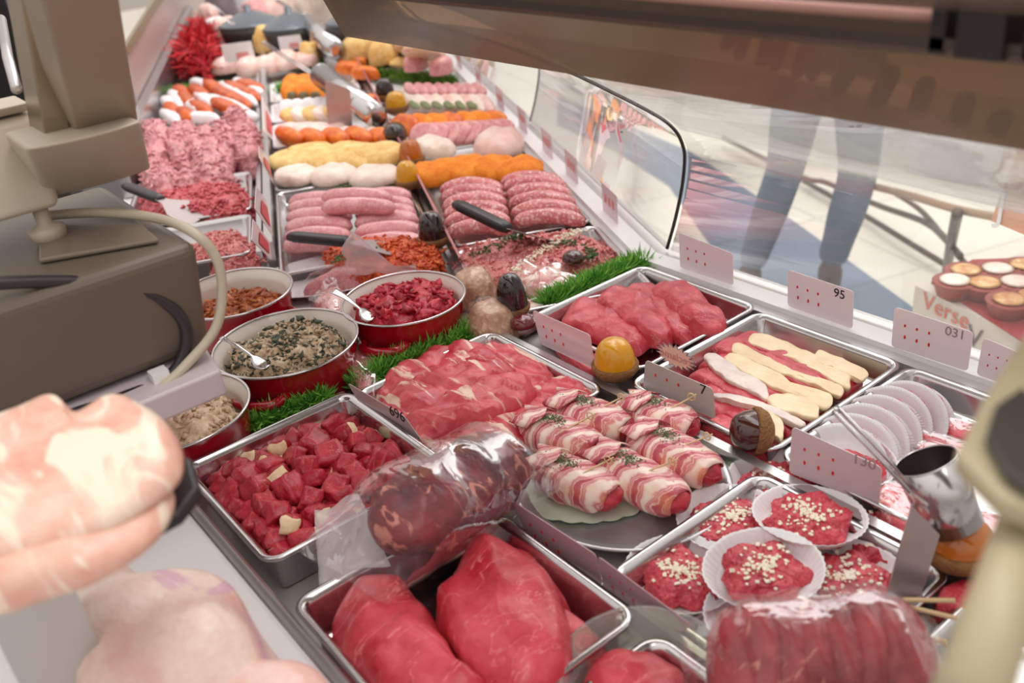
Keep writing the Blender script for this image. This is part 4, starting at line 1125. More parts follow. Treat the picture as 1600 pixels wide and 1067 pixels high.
for i, (s0, lb) in enumerate([(0.16,'nearest the corner'),(0.42,'second from the corner'),(0.62,'third from the corner'),(0.86,'fourth from the corner'),(1.12,'beside the second glass joint'),(1.42,'just beyond the second glass joint'),(1.75,'second to last along the rail'),(2.1,'farthest along the rail')]):
    mb = MB(); a, b = far(s0, 0.016, 0.003), far(s0+0.09, 0.016, 0.003); up = Vector((0,0,0.058)); n = WV*0.0012
    ring = rounded([a, b, b+up, a+up], 0.005)
    mb.loft([ring, [p+n for p in ring]]); o = mb.build('price_card', TAGM, smooth=False, origin=a); tag(o, 'pink price card on the far rail by the glass, ' + lb, 'price card')
    mb = MB(); 
    for q in range(3):
        p = a + SV*(0.018+0.022*q) + Vector((0,0,0.022)) - WV*0.0006 - a
        ring = [p, p+SV*0.011, p+SV*0.011+Vector((0,0,0.018)), p+Vector((0,0,0.018))]
        mb.loft([ring, [v - WV*0.0002 for v in ring]])
    mb.build('red_marks', plain('soft_red', (0.85,0.25,0.25), 0.5), o, smooth=False)

def acorn(px, z, R, hn, mat, label, rot=(0,0,0), cup_up=False, cup=True, dz=0.0):
    p = at(px[0], px[1], z); p.z = z + dz
    t = thing('acorn', p, label, 'acorn', None, 0, rot)
    mb = MB()
    prof = [(R*0.9, R*0.55)] + [(R*math.cos(a)**0.62, R*0.6 + hn*math.sin(a)) for a in [math.pi/2*k/14 for k in range(14)]] + [(0.001, R*0.6+hn+0.0015)]
    mb.lathe(prof, 40); mb.build('nut', mat, t)
    if cup:
        prof = [(R*0.12, 0.0), (R*0.5, R*0.06), (R*0.9, R*0.3), (R*1.1, R*0.62), (R*1.12, R*0.85), (R*1.0, R*0.93), (R*0.9, R*0.8)]
        mb = MB(); mb.lathe(prof, 60)
        mb.v = [v*(1+0.03*noise.noise(v*400)) for v in mb.v]
        mb.build('cup', CUP, t)
    return t
acorn((802,492), 0.0, 0.026, 0.062, ACORNDK, 'large dark brown acorn on its rough orange cup, beside the net-wrapped balls', dz=-0.005)
acorn((962,592), -0.01, 0.030, 0.046, ACORNY, 'bright yellow acorn standing below the lean steaks')
acorn((679,388), 0.0, 0.028, 0.058, ACORNDK, 'black-brown acorn standing at the divider between the sausage stacks')
acorn((640,296), 0.0, 0.028, 0.050, ACORNY, 'yellow acorn by the orange crumbed cutlets')
acorn((645,262), 0.0, 0.030, 0.052, ACORNO, 'orange acorn right of the yellow crumbed cutlets')
acorn((622,228), 0.0, 0.028, 0.040, ACORNDK, 'dark acorn lying just behind the orange one', rot=(1.2,0,0.9), dz=0.03)
acorn((622,180), 0.0, 0.032, 0.050, ACORNY, 'far yellow acorn beside the row of orange slices')
acorn((604,160), 0.0, 0.030, 0.055, ACORNDK, 'farthest dark acorn on the divider')
acorn((1207,700), -0.01, 0.027, 0.036, ACORNBR, 'glossy brown acorn lying on its side between rump steaks and patties', rot=Vector((-0.62,-0.776,0.15)).to_track_quat('Z','Y').to_euler(), dz=0.024)
acorn((1492,880), 0.0, 0.034, 0.034, ACORNO, 'orange acorn half hidden under the steel tube at the right')
acorn((818,518), -0.01, 0.020, 0.016, ACORNR, 'small dark red chestnut below the large dark acorn', cup=False)
acorn((897,425), -0.01, 0.020, 0.016, ACORNBR, 'small brown chestnut left of the corner grass strip', cup=False, dz=0.012)

def spatula(hA, hB, bl, zA, zB, label, wb=0.10, hw=0.013, blen=0.12):
    A = at(*hA, zA); B = at(*hB, zB); T = at(*bl, 0.012)
    t = thing('spatula', (A.x, A.y, A.z), label, 'spatula'); d = B-A
    mb = MB(); m = 10; rings = []
    side = d.cross(Vector((0,0,1))).normalized(); up = side.cross(d).normalized()
    for i in range(m):
        u = i/(m-1); w = hw*(1.0 if 0 < i < m-1 else 0.8); h = 0.009*(1.0 if 0 < i < m-1 else 0.7)
        c = d*u
        rings.append([c + side*math.copysign(abs(math.cos(q))**0.6, math.cos(q))*w + up*math.copysign(abs(math.sin(q))**0.6, math.sin(q))*h for q in [2*math.pi*k/20 for k in range(20)]])
    mb.loft(rings); mb.build('handle', BLACK, t)
    d2 = T-B; s2 = d2.cross(Vector((0,0,1))).normalized(); u2 = s2.cross(d2).normalized()*0.0008
    def ring(u, w): c = d + d2*u; return [c+s2*w+u2, c-s2*w+u2, c-s2*w-u2, c+s2*w-u2]
    mb = MB(); mb.loft([ring(-0.08,0.010), ring(0.10,0.013), ring(0.45,wb*0.40), ring(0.9,wb*0.5), ring(1.0,wb*0.47)])
    mb.build('blade', plain('dull_steel_blade', (0.40,0.34,0.33), 0.45, 0.5), t, smooth=False)
    return t
spatula((452,369),(550,378),(630,392), 0.055, 0.05, 'spatula with a black handle lying across the fine sausages', wb=0.085)
spatula((712,318),(795,358),(845,372), 0.085, 0.06, 'spatula with a black handle stuck into the pink herb mince', wb=0.08)
spatula((196,290),(252,312),(318,340), 0.06, 0.05, 'spatula with a black handle lying on the red mince at the left', wb=0.11)

def tube_holder(o1, z1, o2, z2, r, plate, zp, wires, zw, label):
    A = at(*o1, z1); B = at(*o2, z2); t = thing('steel_tube_holder', (A.x, A.y, DECK), label, 'holder', 'steel tube holders along the counter'); c0 = t.location
    d = (B-A).normalized(); s_ = d.cross(Vector((0,0,1))).normalized(); u = s_.cross(d).normalized(); mb = MB(); n = 36
    def ring(c, R): return [c - c0 + s_*math.cos(q)*R + u*math.sin(q)*R for q in [2*math.pi*k/n for k in range(n)]]
    L = (B-A).length
    mb.loft([ring(A, r*0.955), ring(A, r), ring(A+d*L*0.5, r*0.98), ring(B, r*0.90), ring(B, r*0.3)], cap0=False)
    mb.build('tube', STEELB, t)
    mb = MB(); mb.loft([ring(A+d*L*0.8, r*0.5), ring(A+d*L*0.78, r*0.88), ring(A+d*0.001, r*0.955)], cap1=False); mb.build('tube_inside', plain('shaded_steel_inside', (0.12,0.09,0.09), 0.3, 0.7), t)  # shade inside the tube is put into a darker steel colour
    mb = MB(); mb.tube([q - c0 for q in [A + s_*math.cos(a)*r*0.98 + u*math.sin(a)*r*0.98 for a in [2*math.pi*k/36 for k in range(36)]]], r*0.035, 6, closed=True); mb.build('rim', STEELB, t)
    P_ = at(*plate[0], DECK); Q_ = at(*plate[1], DECK); nn = (Q_-P_).cross(Vector((0,0,1))).normalized()
    cs = [P_, Q_, onplane(*plate[2], P_, nn), onplane(*plate[3], P_, nn)]
    mb = MB(); mb.loft([[c - c0 - nn*0.001 for c in cs], [c - c0 + nn*0.001 for c in cs]]); mb.build('plate', plain('pinkish_steel', (0.50,0.40,0.39), 0.28, 0.6), t, smooth=False)
    w = [at(x, y, z) - c0 for (x, y), z in zip(wires, zw)]
    sd = (w[1]-w[0]).cross(Vector((0,0,1))).normalized()*r*0.16
    mb = MB(); mb.tube([p+sd for p in w], r*0.075, 8); mb.tube([p-sd for p in w], r*0.075, 8); mb.tube([w[0]-sd, w[0]+sd], r*0.085, 8)
    mb.build('wire_arm', STEELB, t)
    return t
tube_holder((1446,720), 0.115, (1492,822), 0.05, 0.030, ((1374,968),(1428,962),(1468,835),(1424,790)), DECK, [(1306,640),(1360,695),(1425,765)], [0.16,0.13,0.10], 'nearest steel tube with a wire arm, leaning over the orange acorn')
tube_holder((502,118), 0.10, (588,182), 0.055, 0.036, ((514,224),(552,222),(547,140),(508,125)), DECK, [(412,66),(450,92),(502,124)], [0.15,0.12,0.09], 'middle steel tube on a flat pinkish plate with a wire arm')
tube_holder((480,36), 0.10, (524,78), 0.07, 0.040, ((486,110),(508,108),(505,55),(484,48)), DECK, [(432,0),(455,14),(480,34)], [0.16,0.13,0.10], 'farthest steel tube with orange-red reflections, near the top edge')
# bamboo picks
def stick(A, B, r, label):
    mb = MB(); mb.tube([A, A+(B-A)*0.9, B], [r, r, r*0.4], 8); o = mb.build('bamboo_pick', WOODP, origin=A); return tag(o, label, 'pick')
stick(at(1492,938,0.03), at(1406,937,0.03), 0.0022, 'upper of two bamboo picks crossing at the right')
stick(at(1495,966,0.03), at(1406,945,0.025), 0.0022, 'lower of two bamboo picks crossing at the right')
stick(at(1478,1003,0.03), at(1435,996,0.02), 0.0026, 'short blurred bamboo pick at the lower right')

# ================================================================ FAR COUNTER FOOD
def sausage(a, b, z, r, mat, label, cat='sausage', group=None, bow=0.012, bz=0.006, seed=0):
    A = at(*a, z); B = at(*b, z); d = B-A; L = d.length; an = math.atan2(d.y, d.x); pts = []; rr = []; m = 18
    for i in range(m):
        u = i/(m-1); e = 1-abs(2*u-1)**6
        pts.append(Vector(((u-.5)*L, bow*(1-(2*u-1)**2), bz*(1-(2*u-1)**2)))); rr.append(r*(max(e, 0.06))**0.5*(1+0.05*nz((u*4, seed, 0), 1, seed)))
    v, f = tube_body(pts, rr, n=18, amp=0.0012, sc=60, seed=seed, squash=0.92)
    o = link('sausage', v, f, mat); c = (A+B)/2; o.location = c; o.rotation_euler = (0, 0, an)
    return tag(o, label, 'sausage', group)
ftray(0.23, 0.74, -0.634, -0.325, 0.028, 'steel tray under the fine pink sausages')
ftray(0.21, 0.70, -0.300, -0.02, 0.028, 'steel tray under the coarse red-pink sausages')
ftray(-0.12, 0.185, -0.305, -0.02, 0.030, 'steel tray with the herb-sprinkled pink mince')
G1 = 'fine pink sausages in two stacks'; G2 = 'coarse sausages in two stacks'
k = 0
for i, y in enumerate([388,374,358,343,329,318]):
    z = 0.004+0.004*min(i, 3); sausage((442+ i*2,y),(550,y-3), z, 0.019, SAUS, 'fine pink sausage in the left stack, %s' % ['frontmost','second from the front','third from the front','fourth from the front','fifth from the front','rearmost'][i], group=G1, bow=0.006, seed=i)
for i, y in enumerate([386,368,352,338,326,312]):
    z = 0.004+0.004*min(i, 3); sausage((553+i,y),(662-i*4,y-6 if i < 3 else y-2), z, 0.020, SAUS, 'fine pink sausage in the right stack, %s' % ['frontmost','second from the front','third from the front','fourth from the front','fifth from the front','rearmost'][i], group=G1, bow=0.008, seed=i+10)
sausage((503,326),(618,326), 0.045, 0.019, SAUS, 'fine pink sausage lying on top across both stacks, the front one', bow=0.002, seed=31)
sausage((503,309),(612,310), 0.045, 0.018, SAUS, 'fine pink sausage lying on top across both stacks, the rear one', bow=0.002, seed=32)
for i, (ya, yb) in enumerate([(370,363),(352,350),(340,335),(326,320),(312,310),(300,300)]):
    sausage((697-i*2,ya),(800-i*3,yb), 0.006+0.004*min(i,3), 0.018, SAUSC, 'coarse red-pink sausage in the left stack, %s' % ['frontmost','second from the front','third from the front','fourth from the front','fifth from the front','rearmost'][i], group=G2, bow=0.016, bz=0.012, seed=i+40)
for i, (ya, yb) in enumerate([(350,350),(336,335),(322,322),(308,308),(296,296),(288,290)]):
    sausage((802-i*4,ya),(914-i*7,yb), 0.006+0.004*min(i,3), 0.018, SAUSC, 'coarse red-pink sausage in the right stack, %s' % ['frontmost','second from the front','third from the front','fourth from the front','fifth from the front','rearmost'][i], group=G2, bow=0.012, bz=0.012, seed=i+60)
def mince(pxs, z, h, mat, label, seed, name='mince_heap', fine=0.006, lumps=260, ls=0.006, base=None, amp=0.010, pieces_mat=None, n=110):
    o2, c = outl(pxs, z)
    v, f = blob_geo(o2, h, n=n, rings=22, amp=amp, sc=32, seed=seed, er=0.5, ez=0.8, fine=fine, fsc=130)
    o = link(name, v, f, mat); o.location = (c.x, c.y, DECK+0.006 if base is None else base); tag(o, label, 'minced meat')
    r = random.Random(seed); mb = MB(); tops = [q.co for q in o.data.vertices if q.co.z > h*0.25]
    for q in range(lumps):
        p = r.choice(tops); a = r.random()*6.28; L = ls*r.uniform(.8,2.2); dd = Vector((math.cos(a), math.sin(a), r.uniform(-.4,.4)))
        q0 = p + Vector((0,0,ls*0.15)); q1 = q0 + dd*L*0.6 + Vector((0,0,ls*0.5*r.uniform(-1,1))); q2 = q0 + dd*L + Vector((math.sin(a)*ls*.5, -math.cos(a)*ls*.5, -ls*0.3))
        mb.tube([q0, q1, q2], [ls*0.32, ls*0.36, ls*0.2], 6)
    b = mb.build('mince_strands', pieces_mat or mat, o); b['kind'] = 'stuff'
    return o
mince([(708,385),(790,372),(900,360),(955,385),(960,405),(880,425),(760,435),(715,420)], 0.0, 0.032, MINCEP, 'pink mince with herbs and chopped onion in the tray under the spatula', 3, lumps=420, ls=0.007)
def sprinkle(pts, mat, name, parent_label, n=60, s_=0.003, z=0.02, seed=1, label=None):
    r = random.Random(seed); mb = MB(); P_ = [at(*q, z) for q in pts]; c = P_[0].copy()
    for i in range(n):
        u = r.random()*(len(P_)-1); k_ = int(u); p = P_[k_].lerp(P_[k_+1], u-k_) + Vector((r.gauss(0,.007), r.gauss(0,.007), r.uniform(-0.004,.004))) - c
        M = Matrix.Translation(p) @ Matrix.Rotation(r.random()*6, 4, Vector((r.random(),r.random(),1)))
        mb.box((-s_,-s_*.5,-s_*.3),(s_,s_*.5,s_*.3),0,M)
    o = mb.build(name, mat, smooth=False, origin=None); o.location = c; return tag(o, label, 'garnish', None, 'stuff')
sprinkle([(735,400),(770,385),(800,370),(815,368)], HERB, 'chopped_herbs', None, 90, 0.003, 0.012, 2, 'line of chopped green herbs at the left of the pink mince')
sprinkle([(800,425),(840,395),(880,370),(905,362)], GARLIC, 'chopped_onion', None, 160, 0.003, 0.014, 3, 'line of pale chopped onion across the pink mince')
sprinkle([(870,380),(900,378),(930,395),(920,405)], HERB, 'chopped_herbs', None, 90, 0.003, 0.012, 4, 'patch of chopped green herbs at the right of the pink mince')
# spiced mince on white oval plate, behind the red salad pot
def plate(c, a, b, rz, label, z=DECK, mat=None, h=0.012, name='white_plate', cat='plate', group=None):
    mb = MB(); 
    def el(r, zz): return [Vector((a*r*math.cos(t), b*r*math.sin(t), zz)) for t in [2*math.pi*k/48 for k in range(48)]]
    mb.loft([el(0.72,0),el(0.98,h*0.9),el(1.0,h),el(0.95,h),el(0.75,0.003),el(0.3,0.0028)])
    o = mb.build(name, mat or WHITEPLATE); o.location = (c.x, c.y, z); o.rotation_euler = (0,0,rz); return tag(o, label, cat, group)
plate(at(520,412,0), 0.17, 0.10, FR+math.pi/2, 'empty white oval plate partly under the spiced mince', z=DECK+0.001)
mince([(508,408),(520,385),(600,380),(680,390),(692,410),(660,425),(560,430)], 0.0, 0.05, MINCEO, 'orange-red spiced mince with herbs behind the red salad pot', 6, lumps=380, ls=0.008)
sprinkle([(520,408),(560,392),(590,390)], HERB, 'chopped_herbs', None, 60, 0.003, 0.03, 5, 'chopped green herbs on the orange-red spiced mince')
# bags and balls behind the grass
def ball(px, R, label, seed, base=0.0):
    p = at(*px, 0.02); v, f = blob_geo([(R*math.cos(a), R*math.sin(a)*0.95) for a in [2*math.pi*i/20 for i in range(20)]], R*1.5, n=50, rings=12, amp=0.004, sc=50, seed=seed, er=0.6, ez=0.9, fine=0.0015, fsc=200)
    o = link('net_wrapped_ball', v, f, meat('crusted_ball', 'A87860', 'D8B090', 'EAD0B0', grain=0.5, gsc=120, rough=0.35, bump=0.9, coat=0.6)); o.location = (p.x, p.y, DECK+base); tag(o, label, 'meat ball')
    v, f = blob_geo([(R*1.12*math.cos(a), R*1.12*math.sin(a)) for a in [2*math.pi*i/20 for i in range(20)]], R*1.62, n=50, rings=12, amp=0.007, sc=50, seed=seed+1, er=0.6); link('film', v, f, BAGT, o)
ball((738,432), 0.042, 'brown crusted meat ball in clear film, the rear of two', 3)
ball((765,488), 0.044, 'brown crusted meat ball in clear film, the front of two', 8)
def bag_blob(pxs, z, h, label, mat, inner, seed, base=DECK):
    o = blob('packed_meat', pxs, z, h*0.8, inner, label, 'packed meat', base=base+0.003, amp=0.006, seed=seed)
    cx = sum(q[0] for q in pxs)/len(pxs); cy = sum(q[1] for q in pxs)/len(pxs)
    o2, c = outl([(cx+(x-cx)*1.15, cy+(y-cy)*1.15) for x, y in pxs], z)
    v, f = blob_geo(o2, h, n=64, rings=10, amp=0.014, sc=40, seed=seed+3, er=0.6); link('clear_bag', v, f, mat, o); return o
bag_blob([(795,412),(830,402),(870,415),(900,430),(895,452),(850,450),(805,435)], 0.0, 0.04, 'bacon pieces in a clear bag left of the corner grass', BAG, meat('bacon_bag', 'C04848', 'F0C8BC', fatamt=0.2, sc=18), 3)
bag_blob([(770,470),(815,455),(850,465),(860,480),(820,500),(780,505)], 0.0, 0.025, 'bacon slices in clear film behind the small chestnut', BAGT, meat('bacon_bag', 'C04848', 'F0C8BC', fatamt=0.2, sc=18), 5)
bag_blob([(470,440),(540,425),(600,415),(640,405),(600,395),(560,400),(500,425)], 0.01, 0.05, 'bag of pale sausages lying before the white plate', BAG, SAUS, 7)
bag_blob([(490,460),(525,440),(545,470),(575,520),(585,600),(560,610),(530,540),(500,490)], 0.0, 0.045, 'clear bag of pale pink sausages between the three pots', BAG, HAM, 9)
# bag corner standing up
mb = MB(); a = at(545,440,0.0); w_ = [at(540,430,0.02), at(556,368,0.10), at(600,400,0.03), at(650,425,0.01)]
rings = []
for i in range(12):
    u = i/11; l_ = w_[0].lerp(w_[3], u); tp = Vector((0,0,0.07*max(0, 1-abs(u-0.2)*2.2)+0.006)) + (w_[1]-w_[0]).normalized()*0.01
    rings.append([l_ + tp*(j/7) + Vector((0.01*nz((u*5, j*.4, 0), 1, 3), 0.01*nz((u*5, j*.4, 3), 1, 5), 0)) for j in range(8)])
v = [q for r_ in rings for q in r_]; f = [(i*8+j, i*8+j+1, (i+1)*8+j+1, (i+1)*8+j) for i in range(11) for j in range(7)]
o = link('clear_bag', v, f, clear('milky_bag', milk=0.35, gloss=0.6, rough=0.15, bump=0.4, milkcol=(0.95,0.78,0.8)), origin=a); tag(o, 'crumpled translucent bag corner standing up behind the red salad pot', 'bag')
sm = o.modifiers.new('solid', 'SOLIDIFY'); sm.thickness = 0.0004

# chip builder for slices and fillets
def chip(a, b, wpx, z, h, mat, label, name='slice', cat='slice', group=None, tilt=0.0, seed=0, er=0.45, amp=0.003, cream=None, fine=0.0):
    """a flat oval piece from pixel a to b, lying on height z, width in metres"""
    A = at(*a, z); B = at(*b, z); d = B-A; L = d.length; an = math.atan2(d.y, d.x)
    pts = [((L/2)*math.copysign(abs(math.cos(t))**0.8, math.cos(t)), (wpx/2)*math.copysign(abs(math.sin(t))**0.85, math.sin(t))) for t in [2*math.pi*k/18 for k in range(18)]]
    v, f = blob_geo(pts, h, n=32, rings=5, amp=amp, sc=30, seed=seed, er=er, fine=fine)
    o = link(name, v, f, mat); c = (A+B)/2; o.location = (c.x, c.y, z); o.rotation_euler = (tilt, 0, an)
    return tag(o, label, cat, group)
# M3 cream chicken, M4 yellow crumbed cutlets
ftray(0.76, 0.90, -0.634, -0.325, 0.025, 'white tray under the cream chicken fillets', WHITEPLATE, name='white_tray')
for i, (a, b) in enumerate([((432,290),(500,272)),((485,288),(560,270)),((545,288),(628,274))]):
    chip(a, b, 0.12, 0.0, 0.03, CREAMCH, 'pale cream chicken fillet behind the grass, %s' % ['left','middle','right'][i], 'chicken_fillet', 'chicken fillet', seed=i, amp=0.006, fine=0.002)
ftray(0.92, 1.14, -0.634, -0.335, 0.02, 'steel tray under the yellow crumbed cutlets')
for i, (a, b) in enumerate([((432,250),(500,262)),((462,238),(540,265)),((520,236),(600,262)),((565,240),(628,256))]):
    chip(a, b, 0.14, 0.002+0.004*i, 0.03, BREAD, 'yellow crumbed cutlet, %s in its row' % ['leftmost','second','third','rightmost'][i], 'crumbed_cutlet', 'cutlet', seed=i+4, amp=0.007, fine=0.002)
# M5 orange and white slices on a white tray
ftray(1.17, 1.44, -0.634, -0.335, 0.02, 'white tray with orange wedges and white slices left of the middle plate', WHITEPLATE, name='white_tray')
for i in range(9):
    x = 446+i*18
    if i % 2 == 0: chip((x-8,212+ (i%3)*2),(x+30,226), 0.05, 0.012, 0.035, ORANGE, 'thick orange wedge under the tube holder, ' + ORD[i//2] + ' of the wedges', 'orange_wedge', 'wedge', 'orange wedges beside the middle plate', tilt=0.5, seed=i)
    else: chip((x-6,204),(x+28,222), 0.05, 0.016, 0.012, CREAMCH, 'thin cream slice between orange wedges, ' + ORD[i//2] + ' of the cream slices', 'cream_slice', 'slice', 'cream slices beside the middle plate', tilt=0.6, seed=i)
for i in range(4): chip((438+i*22,208),(470+i*22,198), 0.08, 0.01, 0.018, CHICK, 'pink rolled slice behind the orange wedges, ' + ORD[i], 'pink_slice', 'slice', 'pink slices behind the orange wedges', seed=i)
# M6 egg yellow slices
ftray(1.47, 1.72, -0.634, -0.335, 0.02, 'white tray with pale yellow slices', WHITEPLATE, name='white_tray')
for i in range(5):
    chip((440+i*17,188-i*1.5),(468+i*17,178-i*1.5), 0.06, 0.012, 0.02, BREAD if i % 2 == 0 else CREAMCH, 'pale yellow slice on white paper in the middle bay, ' + ORD[i], 'yellow_slice', 'slice', 'pale yellow slices', tilt=0.5, seed=i)
    chip((436+i*17,172-i*1.5),(462+i*17,168-i*1.5), 0.06, 0.02, 0.012, WHITE, 'white paper edge behind the pale yellow slices, ' + ORD[i], 'white_paper', 'paper', 'white papers behind yellow slices', tilt=0.9, seed=i)
ftray(1.75, 2.05, -0.634, -0.335, 0.02, 'white tray with the three orange rolls', WHITEPLATE, name='white_tray')
for i, x in enumerate([455,473,491]):
    o = sausage((x,152),(x+4,128), 0.02, 0.036, ORANGEC, 'bright orange crumbed roll, %s of three' % ['left','middle','right'][i], bow=0, seed=i); o.name = 'orange_roll'; o['category'] = 'roll'
    chip((x-4,158),(x+10,158), 0.03, 0.01, 0.03, plain('olive_end', (0.16,0.12,0.05), 0.6), 'dark olive topping before the three orange rolls, ' + ORD[i], 'olive', 'olive', 'olive toppings by the orange rolls', seed=i)
for i in range(3): chip((520+i*22,166),(550+i*22,160), 0.05, 0.01, 0.03, ORANGE if i != 1 else CREAMCH, 'small slice right of the three orange rolls, ' + ORD[i], 'small_slice', 'slice', 'small slices behind the tube', tilt=.4, seed=i)
# M8 poultry
for i, (a, b, w_, h) in enumerate([((340,118),(375,105),0.10,0.06),((370,120),(415,112),0.11,0.06),((405,118),(440,104),0.10,0.06),((425,112),(470,100),0.12,0.06),((455,106),(500,98),0.10,0.05),((355,104),(400,98),0.10,0.05)]):
    chip(a, b, w_, 0.0, h, CHICK, 'raw pink chicken piece, %s along the far poultry row' % ['leftmost','second','third','fourth','rightmost','rearmost'][i], 'chicken_piece', 'chicken', seed=i, er=0.6, amp=0.012)
# R3 orange cutlets
ftray(0.70, 0.86, -0.295, -0.03, 0.022, 'white plate rim under the orange crumbed cutlets', WHITEPLATE, name='white_tray')
for i, (a, b) in enumerate([((658,296),(690,266)),((676,270),(722,282)),((705,262),(762,284)),((745,262),(800,282)),((785,268),(836,280))]):
    chip(a, b, 0.12, 0.002+0.003*i, 0.035, ORANGEC, 'bright orange crumbed cutlet, %s in its row' % ['leftmost','second','third','fourth','rightmost'][i], 'orange_cutlet', 'cutlet', seed=i, amp=0.008, fine=0.002)
# R4 white tray with pinkish rolls
ftray(0.88, 1.12, -0.295, -0.03, 0.022, 'white tray with two pale pink meat pieces and an empty middle', WHITEPLATE, name='white_tray')
chip((655,245),(705,232), 0.15, 0.0, 0.035, CREAMCH, 'pale seasoned meat piece at the left of the half-empty white tray', 'pale_meat', 'meat', seed=3, amp=0.01)
chip((740,238),(820,232), 0.16, 0.0, 0.045, CHICK, 'pale pink meat piece at the right of the half-empty white tray', 'pale_meat', 'meat', seed=4, amp=0.012)
# R5 ham and orange slices
ftray(1.15, 1.46, -0.295, -0.03, 0.02, 'white tray with leaning ham slices before orange slices', WHITEPLATE, name='white_tray')
for i in range(8):
    x = 652+i*17; chip((x-10,208-i*0.6),(x+32,214-i*1.0), 0.07, 0.016, 0.012, HAM, 'leaning pink ham slice in its overlapping row, ' + ORD[i], 'ham_slice', 'ham', 'leaning ham slices', tilt=0.75, seed=i, er=0.35)
for i in range(7):
    x = 622+i*23; chip((x-8,193-i*0.9),(x+30,203-i*1.0), 0.07, 0.022, 0.018, ORANGEC if i % 3 else ORANGE, 'bright orange slice leaning behind the ham slices, ' + ORD[i], 'orange_slice', 'slice', 'orange slices behind the ham', tilt=0.75, seed=i, er=0.4)
# R6 pinkish white skewered strips
ftray(1.49, 2.02, -0.295, -0.03, 0.02, 'white tray with pink and white striped strips', WHITEPLATE, name='white_tray')
for i in range(8):
    x = 630+i*15; chip((x,142+i*0.4),(x+36,172+i*0.8), 0.05, 0.014, 0.02, CHICK if i % 2 else CREAMCH, 'pale strip of meat leaning in the striped row, ' + ORD[i], 'meat_strip', 'meat strip', 'striped row of pale strips', tilt=0.5, seed=i)
    chip((x+6,136),(x+24,150), 0.035, 0.03, 0.02, HAM, 'pink slice between the pale leaning strips, ' + ORD[i], 'pink_strip', 'slice', 'pink slices between the pale strips', tilt=0.6, seed=i)
for i in range(6): chip((640+i*18,160),(655+i*18,170), 0.02, 0.034, 0.006, plain('herb_slice', (0.20,0.24,0.10), 0.7), 'narrow green herb line on the pale strips, ' + ORD[i], 'herb_line', 'herbs', 'herb lines on pale strips', tilt=.4, seed=i)
# R7/R8 far breaded rounds, carrots
for i, (x, y) in enumerate([(560,100),(555,112),(580,120)]):
    chip((x-28,y),(x+12,y+4), 0.06, 0.0, 0.04, ORANGE, 'orange carrot-coloured piece near the parsley, ' + ['left','middle','right'][i], 'orange_piece', 'piece', 'orange pieces near the parsley', seed=i)
for i, (x, y, w_) in enumerate([(560,90,30),(582,86,26),(545,78,20),(600,98,24)]):
    chip((x-w_*.6,y),(x+w_*.7,y), 0.14, 0.02, 0.08, BREAD, 'golden bread-coloured ball, %s of the cluster' % ['left','middle','rear','right'][i], 'golden_ball', 'ball', seed=i, er=0.6)
for i, (x, y) in enumerate([(625,78),(640,72),(656,76),(668,84)]):
    chip((x-34,y+6),(x+24,y+2), 0.26, 0.02+0.02*i, 0.03, meat('round_slice', 'E0A870', 'F6DCC0', 'E89090', fatamt=0.15, sc=14), 'large tan round slice with pink flecks, %s in its stack' % ['leftmost','second','third','front'][i], 'round_slice', 'slice', tilt=-0.35, seed=i)
chip((610,100),(680,100), 0.10, 0.02, 0.02, BREAD, 'flat yellow-orange strip below the tan round slices', 'yellow_strip', 'slice', seed=2)
for i, (x,y) in enumerate([(650,108),(690,114)]): chip((x-14,y),(x+16,y), 0.10, 0.03, 0.05, HAM, 'pink-white round piece on the parsley, %s' % ['left','right'][i], 'pink_piece', 'meat', seed=i)
bt = farbox(2.55, 3.95, -0.63, -0.03, DECK, -0.012).build('black_tray', BLACK, smooth=False); tag(bt, 'black tray surface at the far end under the dark bowls', 'tray')
bt = farbox(2.35, 3.95, -0.985, -0.68, DECK, -0.012).build('black_tray', BLACK, smooth=False); tag(bt, 'black tray surface at the far left under the red tinsel', 'tray')
# far bowls
def bowl(px, z, R, h, label, fillc=None):
    p = at(px[0], px[1], z+h); mb = MB(); mb.lathe([(R*0.7,0),(R*0.85,h*0.15),(R*0.97,h*0.8),(R,h),(R*0.96,h),(R*0.9,h*0.7),(R*0.6,h*0.35)], 40)
    o = mb.build('dark_bowl', DARK); o.location = (p.x, p.y, z); tag(o, label, 'bowl')
    mb = MB(); mb.lathe([(R*1.0,h),(R*1.03,h+0.006),(R*0.95,h+0.012),(R*0.3,h+0.05),(R*0.12,h+0.055),(R*0.12,h+0.075),(R*0.02,h+0.08)], 36)
    mb.build('lid', fillc or plain('grey_glass_lid', (0.13,0.15,0.17), 0.2, 0.3), o); return o
bowl((391,38), DECK, 0.13, 0.13, 'dark round bowl with a spoon at the far left')
bowl((455,42), DECK, 0.12, 0.13, 'dark round bowl behind the farthest tube holder')
bowl((562,33), DECK, 0.13, 0.16, 'dark round bowl left of the tan round slices')
bowl((632,40), DECK, 0.13, 0.13, 'dark bowl tucked under the canopy beam')
spoon(at(368,38,0.14), at(332,8,0.22), 'steel spoon resting in the far left dark bowl', w=0.03, hw=0.02)
